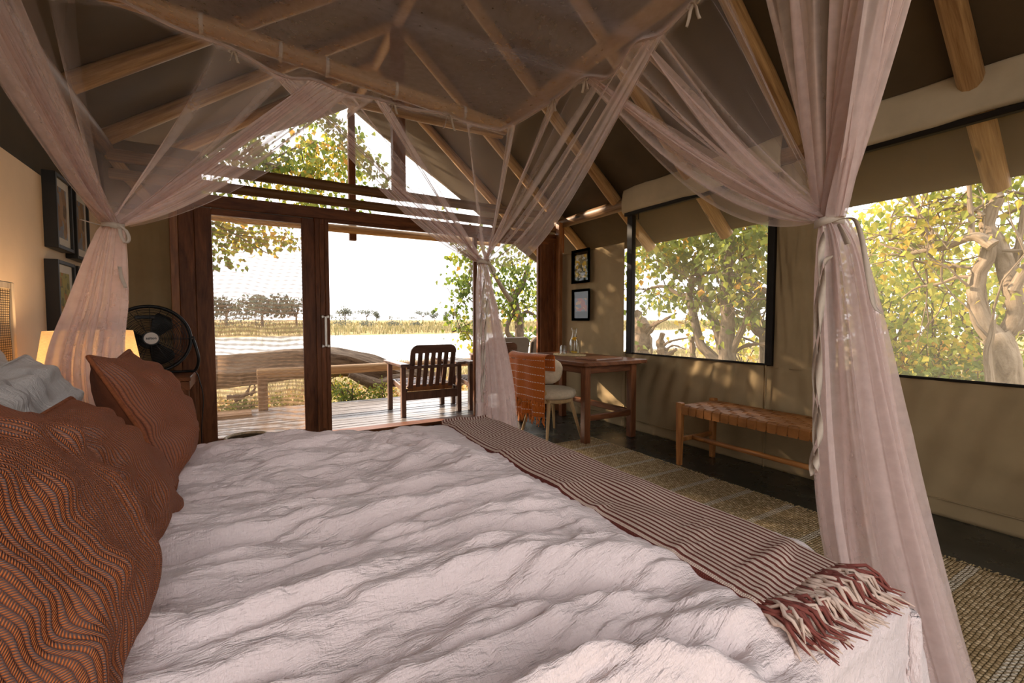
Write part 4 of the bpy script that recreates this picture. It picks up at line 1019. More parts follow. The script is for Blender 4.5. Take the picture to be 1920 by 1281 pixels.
# cushions and pillows
def mat_herring():
    t = NT('rust_herringbone'); sp = t.n('ShaderNodeSeparateXYZ'); uv = t.coord('UV')
    wob = t.math('ADD', t.noise(uv, 7, 3), t.math('MULTIPLY', t.noise(uv, 60, 2), 0.35)); t.l(uv, sp.inputs[0])
    u = t.math('ADD', sp.outputs[0], t.math('MULTIPLY', wob, 0.007)); v = t.math('ADD', sp.outputs[1], t.math('MULTIPLY', wob, 0.007))
    uc = t.math('MULTIPLY', u, 84.0); col_i = t.math('FLOOR', uc); fr = t.math('FRACT', uc)
    par = t.math('SUBTRACT', t.math('MULTIPLY', t.math('MODULO', col_i, 2.0), 2.0), 1.0)
    ph = t.math('ADD', t.math('MULTIPLY', v, 150.0), t.math('MULTIPLY', par, t.math('MULTIPLY', fr, 1.25)))
    st = t.math('ABSOLUTE', t.math('SINE', t.math('MULTIPLY', ph, 3.14159)))
    ed = t.math('POWER', t.math('SINE', t.math('MULTIPLY', fr, 3.14159)), 0.45)
    h = t.math('MULTIPLY', t.math('POWER', st, 0.7), ed)
    n = t.noise(uv, 130, 4, 0.7)
    hh = t.math('ADD', t.math('MULTIPLY', h, 0.85), t.math('MULTIPLY', n, 0.25))
    col = t.ramp(hh, [(0.12, (0.030, 0.005, 0.001)), (0.45, (0.24, 0.048, 0.009)), (0.95, (0.62, 0.170, 0.042))])
    return t.done(t.bsdf(col, 0.92, t.bump(hh, 1.0, 0.006), 0.08, Sheen_Weight=0.2))
M['rust'] = mat_herring()
M['rust_pipe'] = mat_plain('rust_piping', (0.22, 0.062, 0.020), 0.9, 0.3, 90, 0.5)
M['rust_plain'] = mat_plain('rust_cotton', (0.11, 0.030, 0.010), 0.9, 0.15, 40, 0.3)
def pillow_grid(n, w, h, th, pinch=0.07, seed=0, crumple=0.0, power=0.42):
    rng = np.random.default_rng(seed); u = np.linspace(-1, 1, n); U, V = np.meshgrid(u, u)
    px = U * (1 - pinch * (1 - V ** 2) * 0.0 - pinch * (1 - np.abs(V)) ** 1.0 * np.abs(U) ** 3); py = V * (1 - pinch * (1 - np.abs(U)) * np.abs(V) ** 3)
    prof_ = np.clip((1 - U ** 2) * (1 - V ** 2), 0, 1) ** power
    cr = (smoothnoise(n, n, 5, 5, rng) * 0.6 + smoothnoise(n, n, 11, 11, rng) * 0.4) * crumple * np.clip(prof_ * 3, 0, 1)
    z = th / 2 * prof_ + cr
    f = np.stack([px * w / 2, py * h / 2, z], -1); b = np.stack([px * w / 2, py * h / 2, -th / 2 * prof_ + cr * 0.3], -1)
    return f, b, np.stack([(U.ravel() + 1) / 2, (V.ravel() + 1) / 2], 1)
def place(G, c, W, U):
    W = np.array(W, float); W /= np.linalg.norm(W); U = np.array(U, float); U -= W * U.dot(W); U /= np.linalg.norm(U); N = np.cross(W, U)
    return G[..., :1] * W + G[..., 1:2] * U + G[..., 2:3] * N, N
def cushion(label, c, W, U, w, h, th, seed, nn=110):
    root = empty('cushion', c); tag(root, label, 'cushion', 'rust cushions leaning along the head of the bed')
    f, b, uv = pillow_grid(nn, w, h, th, 0.13, seed, 0.016, 0.62)
    f, _ = place(f, c, W, U); b, _ = place(b, c, W, U)
    fast('front_cover', f.reshape(-1, 3), grid_faces(nn, nn), M['rust'], root, True, uv)
    fast('back_cover', b.reshape(-1, 3), grid_faces(nn, nn)[:, ::-1], M['rust_plain'], root, True, uv)
    ring = np.concatenate([f[0, :-1], f[:-1, -1], f[-1, :0:-1], f[:0:-1, 0]]); ring = np.vstack([ring[::3], ring[:1]])
    MB().tube([Vector(p) for p in ring], 0.006, 6, False).build('piping', M['rust_pipe'], root, True)
    return root
cushion('rust herringbone cushion nearest the camera', (-0.278, 0.81, 0.837), (0.03, 1, 0.02), (-0.20, 0.06, 0.40), 0.48, 0.47, 0.28, 1, 130)
cushion('rust herringbone cushion in the middle of the row', (-0.285, 1.335, 0.792), (0.06, 1, -0.06), (-0.22, 0.03, 0.34), 0.44, 0.41, 0.22, 2)
cushion('rust herringbone cushion farthest along the bed, near the lamp', (-0.27, 1.88, 0.845), (0.02, 1, -0.02), (-0.18, 0.02, 0.40), 0.47, 0.44, 0.21, 3)
def pillow(label, c, W, U, w, h, th, seed, mat='pillow'):
    root = empty('pillow', c); tag(root, label, 'pillow', 'white pillows against the headboard')
    f, b, uv = pillow_grid(90, w, h, th, 0.06, seed, 0.032, 0.5); f, _ = place(f, c, W, U); b, _ = place(b, c, W, U)
    fast('cover', np.concatenate([f.reshape(-1, 3), b.reshape(-1, 3)]), np.concatenate([grid_faces(90, 90), grid_faces(90, 90)[:, ::-1] + 8100]), M[mat], root, True, np.concatenate([uv, uv]))
    ring = np.concatenate([f[0, :-1], f[:-1, -1], f[-1, :0:-1], f[:0:-1, 0]]); ring = np.vstack([ring[::4], ring[:1]])
    MB().tube([Vector(p) for p in ring], 0.003, 5, False).build('seam', M[mat], root, True)
pillow('white pillow directly behind the farthest rust cushions', (-0.515, 1.78, 0.825), (0.02, 1, 0.10), (-0.24, 0, 0.34), 0.78, 0.42, 0.15, 11)
pillow('white pillow behind the nearest rust cushion', (-0.52, 0.90, 0.825), (0.02, 1, 0.0), (-0.24, 0, 0.34), 0.72, 0.42, 0.15, 12)
pillow('shaded pillow standing against the cane headboard beside the lamp', (-0.685, 1.96, 0.84), (0.0, 1, 0.06), (-0.12, 0, 0.36), 0.72, 0.42, 0.11, 13)
pillow('shaded pillow against the headboard on the near half of the bed', (-0.685, 0.92, 0.84), (0.0, 1, 0.0), (-0.12, 0, 0.36), 0.72, 0.42, 0.11, 14)

# ------------------------------------------------------------------ bedside table, lamp, fan, corner table, basket
def small_table(name, label, x0, x1, y0, y1, zt, mat, drawer=True):
    c = ((x0 + x1) / 2, (y0 + y1) / 2); t = empty(name, (*c, 0)); tag(t, label, 'table')
    def bx(nm, lo, hi, par=t, m_=mat, b=0.004): return MB().box((lo[0] - c[0], lo[1] - c[1], lo[2]), (hi[0] - c[0], hi[1] - c[1], hi[2]), b).build(nm, M[m_], par)
    bx('tabletop', (x0, y0, zt - .03), (x1, y1, zt))
    for x in (x0 + .015, x1 - .06):
        for y in (y0 + .015, y1 - .06): bx('leg', (x, y, 0), (x + .045, y + .045, zt - .03))
    a = bx('apron', (x0 + .01, y0 + .012, zt - .10), (x1 - .008, y1 - .012, zt - .032))
    bx('shelf', (x0 + .02, y0 + .02, 0.16), (x1 - .02, y1 - .02, 0.18))
    return t
small_table('bedside_table', 'low dark bedside table under the lamp, beside the headboard', -0.74, -0.34, 2.53, 2.97, 0.64, 'hard')
small_table('corner_table', 'dark wooden table in the corner carrying the black fan', -0.84, -0.34, 4.08, 4.66, 0.73, 'hard')
def mat_shade():
    t = NT('linen_lampshade'); v = t.coord()
    w = t.noise(t.mapping(v, (40, 40, 260)), 1.0, 3); col = t.ramp(w, [(0.35, (0.74, 0.60, 0.42)), (0.65, (0.84, 0.71, 0.53))])
    return t.done(t.shader_mix(0.55, t.bsdf(col, 0.9, None, 0.1), t.simple('ShaderNodeBsdfTranslucent', col)))
M['shade'] = mat_shade()
M['ceramic'] = mat_plain('lamp_ceramic', (0.42, 0.34, 0.26), 0.4, 0.15, 8)
def mat_emit(name, c, s):
    t = NT(name); e_ = t.n('ShaderNodeEmission'); e_.inputs[0].default_value = (*c, 1); e_.inputs[1].default_value = s; return t.done(e_.outputs[0])
M['bulb'] = mat_emit('lit_bulb', (1.0, 0.68, 0.36), 14)
lamp = empty('table_lamp', (-0.585, 2.69, 0.64)); tag(lamp, 'lit table lamp with a cream linen shade behind the net curtain', 'lamp')
MB().lathe([(0, 0), (0.075, 0), (0.08, 0.012), (0.045, 0.03), (0.06, 0.08), (0.055, 0.13), (0.018, 0.165), (0.013, 0.26), (0, 0.26)], 28).build('lamp_base', M['ceramic'], lamp, True)
MB().lathe([(0.192, 0.185), (0.149, 0.462), (0.146, 0.462), (0.189, 0.185)], 56).build('lamp_shade', M['shade'], lamp, True)
bulb = MB().lathe([(0.0, 0.27), (0.014, 0.275), (0.016, 0.30), (0.030, 0.335), (0.028, 0.36), (0.012, 0.378), (0, 0.38)], 16).build('bulb', M['bulb'], lamp, True)
ld = bpy.data.lights.new('lamp_light', 'POINT'); ld.energy = 0.9; ld.color = (1.0, 0.68, 0.36); ld.shadow_soft_size = 0.035
lo_ = bpy.data.objects.new('lamp_light', ld); lo_.location = (0, 0, 0.41); link(lo_, lamp)

def fan():
    c = Vector((-0.60, 4.33, 1.005)); root = empty('fan', (c.x, c.y, 0.73)); tag(root, 'black round floor fan with a pale centre badge on the corner table', 'fan')
    N = Vector((0.20, -0.97, 0.12)).normalized(); Xa = Vector((0, 0, 1)).cross(N).normalized() ; Ya = N.cross(Xa)
    off = c - Vector(root.location)
    P = lambda r, a, d: off + Xa * (r * math.cos(a)) + Ya * (r * math.sin(a)) + N * d
    R = 0.25
    def ring(m, r, d, w, seg=48, n=5): m.tube([P(r, 2 * math.pi * k / seg, d) for k in range(seg + 1)], w, n, False)
    m = MB(); ring(m, R, 0.0, 0.012, 56, 8); ring(m, R, -0.05, 0.009, 56, 6); m.build('rim', M['black_plastic'], root, True)
    m = MB()
    for k in range(17):
        r = 0.058 + (R - 0.062) * k / 17; ring(m, r, 0.055 * (1 - (r / R) ** 2.2) + 0.012, 0.0014, 48, 4)
    for k in range(12):
        a = 2 * math.pi * k / 12; m.tube([P(r, a, 0.055 * (1 - (r / R) ** 2.2) + 0.010) for r in np.linspace(0.045, R, 8)], 0.0022, 4, False)
    m.build('front_guard', M['black_plastic'], root, True)
    m = MB()
    for k in range(10):
        r = 0.06 + (R - 0.06) * k / 10; ring(m, r, -0.05 - 0.05 * (1 - (r / R) ** 2), 0.0016, 40, 4)
    for k in range(10):
        a = 2 * math.pi * k / 10; m.tube([P(r, a, -0.05 - 0.05 * (1 - (r / R) ** 2)) for r in np.linspace(0.04, R, 6)], 0.002, 4, False)
    m.build('rear_guard', M['black_plastic'], root, True)
    for k in range(3):
        a0 = 2 * math.pi * k / 3 + 0.95; V = []; nu = 9
        for r in np.linspace(0.035, 0.205, 8):
            wd = np.interp(r, [0.035, 0.10, 0.17, 0.205], [0.55, 0.50, 0.46, 0.25])
            for q in np.linspace(-1, 1, nu): V.append(P(r, a0 + q * wd + 0.6 * (r - 0.03), -0.02 + q * 0.022))
        F = grid_faces(nu, 8); V = np.array([tuple(v) for v in V]).reshape(8, nu, 3)
        solid_grid('blade', V, V - np.array(N) * 0.002, M['black_plastic'], root)
    m = MB().tube([P(0, 0, -0.20), P(0, 0, -0.06)], 0.06, 20); m.build('motor', M['black_plastic'], root, 'auto')
    m = MB().tube([P(0, 0, 0.045), P(0, 0, 0.072)], [0.052, 0.050], 28); hub = m.build('hub', M['black_plastic'], root, 'auto')
    m = MB().tube([P(0, 0, 0.070), P(0, 0, 0.076)], [0.044, 0.043], 28); bdg = m.build('badge', M['white_plastic'], root, 'auto')
    cu = bpy.data.curves.new('badge_lettering', 'FONT'); cu.body = 'salton'; cu.size = 0.026; cu.align_x = 'CENTER'; cu.align_y = 'CENTER'; cu.extrude = 0.0004; cu.offset = 0.0006
    to_ = bpy.data.objects.new('tmp', cu); me_ = bpy.data.meshes.new_from_object(to_); bpy.data.objects.remove(to_); me_.materials.append(M['black_plastic']); tx_ = link(bpy.data.objects.new('badge_lettering', me_), bdg)
    R3 = Matrix((Xa, Ya, N)).transposed().to_4x4(); tx_.matrix_local = Matrix.Translation(P(0, 0, 0.0768)) @ R3
    m = MB(); m.tube([P(0.17, 1.85, 0.035), P(0.17, 1.85, 0.05)], [0.001, 0.001], 4)
    MB().cbox(P(0.165, 1.75, 0.030), (0.12, 0.028, 0.012), 0.005, Matrix((Xa, Ya, N)).transposed()).build('carry_handle', M['black_plastic'], root)
    for sg in (-1, 1):
        pv = off + Xa * sg * (R + 0.012)
        m = MB().tube([Vector(q) for q in smooth_path([pv, pv + Vector((sg * 0.02, -0.01, -0.07)), pv + Vector((sg * 0.035, -0.01, -0.17)), Vector((pv.x + sg * 0.01, pv.y + 0.02, 0.02)), Vector((pv.x - sg * 0.05, pv.y + 0.02, 0.014)), Vector((0, pv.y + 0.02, 0.014))], 22)], 0.011, 8); m.build('stand_arm', M['black_plastic'], root, True)
        MB().cbox(pv, (0.03, 0.03, 0.03), 0.008).build('pivot_knob', M['black_plastic'], root)
    MB().tube([Vector(q) for q in smooth_path([(0.18, 0.02, 0.016), (0.27, 0.0, 0.012), (0.30, -0.04, -0.06), (0.32, -0.04, -0.20), (0.30, -0.02, -0.45), (0.30, 0.0, -0.71)], 24)], 0.0035, 6).build('power_cord', M['black_plastic'], root, True)
fan()
M['basket'] = mat_plain('dark_woven_reed', (0.10, 0.065, 0.035), 0.85, 0.5, 90, 0.9, stretch=(1, 1, 3))
def basket():
    root = empty('basket', (0.01, 3.78, 0)); tag(root, 'dark woven basket on the floor between the bed and the screened door', 'basket')
    for k in range(15):
        z = 0.012 + k * 0.0195; r = 0.125 + 0.012 * math.sin(z * 9); m = MB(); n = 40
        m.tube([((r + 0.004 * math.cos(j * math.pi + k * math.pi)) * math.cos(2 * math.pi * j / n), (r + 0.004 * math.cos(j * math.pi + k * math.pi)) * math.sin(2 * math.pi * j / n), z) for j in range(n + 1)], 0.0105, 6, False).build('coil', M['basket'], root, True)
    MB().lathe([(0.0, 0.005), (0.118, 0.006), (0.118, 0.012), (0.0, 0.012)], 30).build('bottom', M['basket'], root)
    MB().tube([(0.135 * math.cos(2 * math.pi * j / 40), 0.135 * math.sin(2 * math.pi * j / 40), 0.305) for j in range(41)], 0.011, 8, False).build('rim', M['frame_oak'], root, True)
basket()

# ------------------------------------------------------------------ pictures
def mat_art(name, cols, scale, seed, glass=True):
    t = NT(name); v = t.mapping(t.coord('UV'), (1, 1, 1), (0, 0, 0), (seed * 3.7, seed * 1.3, 0))
    vo = t.n('ShaderNodeTexVoronoi', distance='CHEBYCHEV' if seed % 2 else 'EUCLIDEAN'); t.l(v, vo.inputs['Vector']); vo.inputs['Scale'].default_value = scale
    sp = t.n('ShaderNodeSeparateColor'); t.l(vo.outputs['Color'], sp.inputs[0])
    nd = t.n('ShaderNodeValToRGB'); nd.color_ramp.interpolation = 'CONSTANT'; t.l(sp.outputs[0], nd.inputs[0]); el = nd.color_ramp.elements
    while len(el) < len(cols): el.new(0.5)
    for i, c in enumerate(cols): el[i].position = i / len(cols); el[i].color = (*c, 1)
    col = t.mix(t.ramp(t.noise(v, scale * 4, 5), [(0.45, (0, 0, 0)), (0.7, (0.5, 0.5, 0.5))]), nd.outputs[0], cols[0])
    return t.done(t.bsdf(col, 0.7, None, 0.2))
def mat_glass(name='picture_glass', tint=(1, 1, 1)):
    t = NT(name); gl = t.n('ShaderNodeBsdfGlossy'); gl.inputs['Roughness'].default_value = 0.02
    return t.done(t.shader_mix(0.055, t.simple('ShaderNodeBsdfTransparent', tint), gl.outputs[0]))
M['pglass'] = mat_glass()
M['matboard'] = mat_plain('mount_board', (0.66, 0.60, 0.52), 0.9, 0.02)
M['frame_black'] = mat_plain('black_frame', (0.014, 0.012, 0.010), 0.35, 0.1)
def picture(label, side, y0, y1, z0, z1, artmat, box, fw=0.028, dep=0.045, group=None):
    xw = XL if side < 0 else XR - 0.012; s = 1 if side < 0 else -1; c = (xw, (y0 + y1) / 2, z0)
    root = empty('framed_picture', c); tag(root, label, 'picture', group)
    def bx(nm, xa, xb, ya, yb, za, zb, mat, par=root): return MB().box((s * xa, ya - c[1], za - z0), (s * xb, yb - c[1], zb - z0), 0.002).build(nm, M[mat], par)
    bx('backing', 0.002, dep - 0.012, y0 + .005, y1 - .005, z0 + .005, z1 - .005, 'matboard')
    for a in ((y0, y0 + fw, z0, z1), (y1 - fw, y1, z0, z1), (y0 + fw, y1 - fw, z0, z0 + fw), (y0 + fw, y1 - fw, z1 - fw, z1)): bx('frame_side', 0.0, dep, *a, 'frame_black')
    u0, u1, v0, v1 = box; W = y1 - y0 - 2 * fw; H_ = z1 - z0 - 2 * fw
    ya, yb = y0 + fw + W * u0, y0 + fw + W * u1; za, zb = z0 + fw + H_ * v0, z0 + fw + H_ * v1
    pd = dep - 0.0115; V = np.array([(s * pd, ya - c[1], za - z0), (s * pd, yb - c[1], za - z0), (s * pd, yb - c[1], zb - z0), (s * pd, ya - c[1], zb - z0)])
    fast('print', V, [(0, 1, 2, 3)], artmat, root, False, np.array([(0, 0), (1, 0), (1, 1.3), (0, 1.3)]))
    V = np.array([(s * (dep - .005), y0 + fw - c[1], fw), (s * (dep - .005), y1 - fw - c[1], fw), (s * (dep - .005), y1 - fw - c[1], z1 - z0 - fw), (s * (dep - .005), y0 + fw - c[1], z1 - z0 - fw)])
    fast('glazing', V, [(0, 1, 2, 3)], M['pglass'], root, False)
A1 = mat_art('yellow_print', [(0.50, 0.30, 0.04), (0.10, 0.09, 0.07), (0.45, 0.40, 0.32), (0.55, 0.36, 0.05), (0.22, 0.19, 0.13)], 4.5, 3)
A2 = mat_art('blue_print', [(0.10, 0.11, 0.14), (0.12, 0.13, 0.16), (0.36, 0.07, 0.03), (0.11, 0.12, 0.15), (0.50, 0.26, 0.05)], 3.2, 4)
A3 = mat_art('ochre_print', [(0.36, 0.28, 0.07), (0.40, 0.32, 0.09), (0.16, 0.15, 0.06), (0.34, 0.30, 0.10), (0.42, 0.18, 0.05)], 5.0, 5)
A4 = mat_art('earth_print', [(0.28, 0.16, 0.08), (0.20, 0.22, 0.26), (0.36, 0.22, 0.12), (0.14, 0.10, 0.07), (0.24, 0.27, 0.30)], 3.6, 6)
picture('upper black framed yellow print on the canvas wall above the desk', 1, 4.09, 4.43, 1.585, 1.985, A1, (0.12, 0.88, 0.10, 0.90), 0.03, 0.03)
picture('lower black framed print of a small blue square above the desk', 1, 4.085, 4.42, 1.14, 1.515, A2, (0.12, 0.90, 0.25, 0.75), 0.03, 0.03)
ly0, ly1 = float(onX(80, 400, XL)[1]), float(onX(137, 450, XL + .05)[1])
zb1, zt1 = float(onX(90, 462, XL + .02)[2]), 2.02
zb2, zt2 = float(onX(72, 630, XL)[2]), float(onX(80, 484, XL)[2])
zt1 = min(zt1, zb1 + (zt2 - zb2) * 1.0)
picture('deep black frame with an earth-toned print, above the ochre one by the headboard', -1, ly0, ly1, zb1, zt1, A4, (0.14, 0.80, 0.12, 0.88), 0.02, 0.055)
picture('deep black frame with an ochre print beside the headboard, above the lamp', -1, ly0 - 0.02, ly1, zb2, zt2, A3, (0.14, 0.80, 0.12, 0.88), 0.02, 0.055)
dW = ly1 - ly0
picture('deep black frame half behind the net, next to the earth-toned print', -1, ly1 + 0.06, ly1 + 0.06 + dW, zb1 - 0.02, zt1, A4, (0.16, 0.84, 0.12, 0.88), 0.02, 0.055)
picture('deep black frame mostly hidden by the net, next to the ochre print', -1, ly1 + 0.06, ly1 + 0.06 + dW, zb2, zt2, A3, (0.16, 0.84, 0.12, 0.88), 0.02, 0.055)
# ------------------------------------------------------------------ desk and what stands on it
desk = empty('desk', (3.02, 3.80, 0)); tag(desk, 'dark wooden writing desk under the two pictures on the canvas wall', 'desk')
D0 = Vector((3.02, 3.80, 0))
def dbx(nm, lo, hi, mat='hard', par=desk, b=0.005): return MB().box(Vector(lo) - D0, Vector(hi) - D0, b).build(nm, M[mat], par)
def rounded_slab(x0, x1, y0, y1, z0, z1, r, n=6):
    V = []; c = []
    for cx, cy_, a0 in ((x1 - r, y1 - r, 0), (x0 + r, y1 - r, 90), (x0 + r, y0 + r, 180), (x1 - r, y0 + r, 270)):
        for k in range(n + 1): a = math.radians(a0 + 90 * k / n); c.append((cx + r * math.cos(a), cy_ + r * math.sin(a)))
    m = len(c); e_ = 0.004
    lev = [(z0, -e_), (z0 + e_, 0), (z1 - e_, 0), (z1, -e_)]; mx, my = (x0 + x1) / 2, (y0 + y1) / 2
    for z, o in lev:
        for px, py in c: V.append((px + math.copysign(1, px - mx) * o, py + math.copysign(1, py - my) * o, z))
    F = []
    for l in range(3):
        for j in range(m): F.append((l * m + j, l * m + (j + 1) % m, (l + 1) * m + (j + 1) % m, (l + 1) * m + j))
    F += [tuple(reversed(range(m))), tuple(range(3 * m, 4 * m))]
    return V, F, [(p[0] * 1.0 + p[2], p[1]) for p in V]
V, F, UV = rounded_slab(2.62, 3.42, 3.15, 4.46, 0.728, 0.765, 0.035)
MB().add([Vector(v) - D0 for v in V], F, UV).build('desktop', M['hard'], desk, 'auto')
for x in (2.665, 3.245):
    for y in (3.20, 4.32): dbx('leg', (x, y, 0.0), (x + 0.068, y + 0.068, 0.73))
dbx('apron', (2.735, 3.215, 0.655), (3.245, 3.24, 0.728)); dbx('apron', (2.735, 4.35, 0.655), (3.245, 4.375, 0.728))
dbx('apron', (2.68, 3.27, 0.655), (2.705, 4.32, 0.728)); dbx('apron', (3.275, 3.27, 0.655), (3.30, 4.32, 0.728))
dbx('stretcher', (2.733, 3.215, 0.215), (3.245, 3.25, 0.27)); dbx('stretcher', (2.733, 4.335, 0.215), (3.245, 4.37, 0.27)); dbx('stretcher', (3.255, 3.27, 0.215), (3.305, 4.32, 0.27))
def mat_clearglass():
    t = NT('clear_glass'); g_ = t.n('ShaderNodeBsdfGlass'); g_.inputs['IOR'].default_value = 1.45; g_.inputs['Roughness'].default_value = 0.0
    tr = t.simple('ShaderNodeBsdfTransparent', (0.97, 0.97, 0.95)); gl = t.n('ShaderNodeBsdfGlossy'); gl.inputs['Roughness'].default_value = 0.02
    fr = t.n('ShaderNodeLayerWeight'); fr.inputs['Blend'].default_value = 0.35
    return t.done(t.shader_mix(t.math('MULTIPLY_ADD', t.math('POWER', fr.outputs['Facing'], 3.0), 0.6, 0.04), tr, gl.outputs[0]))
M['glass'] = mat_clearglass()
M['water_clear'] = mat_glass('carafe_water', (0.93, 0.92, 0.88))
M['lemon'] = mat_plain('lemon', (0.85, 0.52, 0.03), 0.5, 0.15, 30)
M['seagrass'] = mat_plain('woven_seagrass', (0.62, 0.46, 0.24), 0.9, 0.35, 140, 0.8)
M['leather'] = mat_plain('brown_leather', (0.24, 0.085, 0.028), 0.42, 0.18, 14, 0.2, 0.4)
ZD = 0.765
pm = empty('placemat', (3.05, 3.93, ZD + 0.003)); tag(pm, 'oval woven placemat under the carafe and glasses', 'placemat')
m = MB()
for k in range(9):
    r = 0.012 + k * 0.0175; m.tube([(r * math.cos(2 * math.pi * j / 40) * 0.95, r * math.sin(2 * math.pi * j / 40) * 1.35, 0.006) for j in range(41)], 0.0088, 6, False)
m.build('woven_coil', M['seagrass'], pm, True); pm.children[0]['kind'] = 'stuff'
car = empty('carafe', (3.115, 3.93, ZD + 0.0147)); tag(car, 'glass water carafe with lemon slices standing on the desk', 'carafe')
outer = [(0.0, 0.0), (0.050, 0.0), (0.053, 0.006), (0.053, 0.10), (0.048, 0.14), (0.030, 0.18), (0.0235, 0.21), (0.027, 0.25), (0.036, 0.285)]
MB().lathe(outer + [(0.0345, 0.285), (0.0255, 0.25), (0.022, 0.21), (0.0285, 0.18), (0.0465, 0.14), (0.0515, 0.10), (0.0515, 0.008), (0.0, 0.008)], 32).build('glass_body', M['glass'], car, True)
MB().lathe([(0, 0.009), (0.0508, 0.009), (0.0508, 0.10), (0.0458, 0.14), (0.036, 0.163), (0.0, 0.163)], 28).build('water_fill', M['water_clear'], car, 'auto')
for k, (z, a) in enumerate(((0.020, 0.2), (0.160, 0.5), (0.172, -0.4))):
    R_ = Matrix.Rotation(a, 3, 'X') @ Matrix.Rotation(k * 1.3, 3, 'Z')
    v_ = MB(); v_.tube([R_ @ Vector((0, 0, -0.003)) + Vector((0, 0, z)), R_ @ Vector((0, 0, 0.003)) + Vector((0, 0, z))], 0.026 if z > 0.1 else 0.034, 20); v_.build('lemon_slice', M['lemon'], car, 'auto')
def glass_(label, x, y):
    g_ = empty('drinking_glass', (x, y, ZD + 0.0147)); tag(g_, label, 'glass', 'upturned glasses on the placemat')
    MB().lathe([(0.036, 0.0), (0.032, 0.088), (0.029, 0.093), (0, 0.094), (0, 0.086), (0.0285, 0.085), (0.0335, 0.0)], 28).build('tumbler', M['glass'], g_, True)
    MB().lathe([(0.0362, 0.0), (0.0362, 0.005), (0.0335, 0.005), (0.0335, 0.0)], 28).build('lip', M['glass'], g_, True)
glass_('upturned glass tumbler on the placemat, apart from the carafe', 2.985, 3.96); glass_('upturned glass tumbler right beside the carafe', 3.07, 4.06)
fo = empty('folder', (3.02, 3.42, ZD)); fo.rotation_euler = (0, 0, 0.12); tag(fo, 'tan leather folder lying on the near half of the desk', 'folder')
MB().box((-0.19, -0.14, 0.001), (0.19, 0.14, 0.006), 0.002).build('back_cover', M['leather'], fo); MB().box((-0.18, -0.132, 0.006), (0.185, 0.132, 0.013), 0.002).build('pages', M['matboard'], fo)
MB().box((-0.19, -0.14, 0.013), (0.19, 0.14, 0.018), 0.002).build('front_cover', M['leather'], fo); MB().box((-0.196, -0.14, 0.001), (-0.187, 0.14, 0.018), 0.003).build('spine', M['leather'], fo)

# ------------------------------------------------------------------ desk chair with an orange blanket
M['boucle'] = mat_plain('cream_upholstery', (0.62, 0.50, 0.34), 0.95, 0.1, 40, 0.5)
M['oak'] = mat_wood('pale_oak', (0.36, 0.22, 0.09), (0.58, 0.38, 0.19), 0.45, None, 1.0)
ch = empty('desk_chair', (2.62, 3.67, 0)); tag(ch, 'cream upholstered chair with pale tapered legs pulled up to the desk', 'chair')
m = MB(); n = 40; prof_ = [(0.0, 0.385), (0.20, 0.385), (0.238, 0.40), (0.250, 0.43), (0.240, 0.462), (0.20, 0.478), (0.10, 0.484), (0.0, 0.485)]
m.lathe(prof_, n, (0.0, 0, 0), 1.0, 1.0); m.build('seat', M['boucle'], ch, True)
MB().lathe([(0.0, 0.350), (0.205, 0.350), (0.215, 0.36), (0.215, 0.388), (0.0, 0.388)], 36).build('seat_frame', M['oak'], ch, 'auto')
nu, nv = 44, 14; a = np.linspace(math.radians(108), math.radians(252), nu); vv = np.linspace(0, 1, nv)
Aa, Vv = np.meshgrid(a, vv); zz = 0.555 + 0.245 * Vv; tap = np.clip(1 - np.abs(Aa - math.pi) / math.radians(72), 0, 1); hgt = np.sqrt(np.clip(tap * 4, 0, 1))
zc = 0.675; zz = zc + (zz - zc) * (0.35 + 0.65 * hgt); rr = 0.265 + 0.02 * Vv
th_ = 0.030 * (1 - (2 * Vv - 1) ** 4 * 0.9) * (0.4 + 0.6 * hgt)
A = np.stack([(rr + th_) * np.cos(Aa), (rr + th_) * np.sin(Aa) * 1.12, zz], -1); B = np.stack([(rr - th_) * np.cos(Aa), (rr - th_) * np.sin(Aa) * 1.12, zz], -1)
solid_grid('backrest', A, B, M['boucle'], ch)
for sx_, sy_ in ((1, -1), (1, 1), (-1, -1), (-1, 1)):
    MB().tube([(0.13 * sx_, 0.15 * sy_, 0.36), (0.205 * sx_, 0.225 * sy_, 0.0)], [0.022, 0.012], 10).build('leg', M['oak'], ch, 'auto')
    if sx_ < 0: MB().tube([(0.13 * sx_, 0.15 * sy_, 0.36), (-0.20, 0.16 * sy_, 0.50), (-0.25, 0.15 * sy_, 0.62)], [0.018, 0.015, 0.013], 10).build('back_post', M['oak'], ch, True)
def mat_blanket():
    t = NT('orange_wool'); sp = t.n('ShaderNodeSeparateXYZ'); uv = t.coord('UV'); t.l(uv, sp.inputs[0]); u, v = sp.outputs[0], sp.outputs[1]
    row = t.math('LESS_THAN', t.math('ABSOLUTE', t.math('SUBTRACT', t.math('FRACT', t.math('MULTIPLY', v, 14.5)), 0.5)), 0.050)
    dash = t.math('GREATER_THAN', t.math('FRACT', t.math('MULTIPLY', u, 26.0)), 0.30)
    nz = t.noise(t.mapping(uv, (1, 1, 1)), 160, 3)
    base = t.ramp(nz, [(0.35, (0.42, 0.090, 0.010)), (0.65, (0.74, 0.20, 0.028))])
    col = t.mix(t.math('MULTIPLY', row, dash), base, (0.80, 0.66, 0.52))
    sh = t.bsdf(col, 0.95, t.bump(nz, 0.7, 0.004), 0.05, Sheen_Weight=0.3)
    return t.done(t.shader_mix(0.22, sh, t.simple('ShaderNodeBsdfTranslucent', col)))
M['blanket'] = mat_blanket(); M['orange_yarn'] = mat_plain('orange_yarn', (0.60, 0.17, 0.028), 0.9, 0.25, 60)
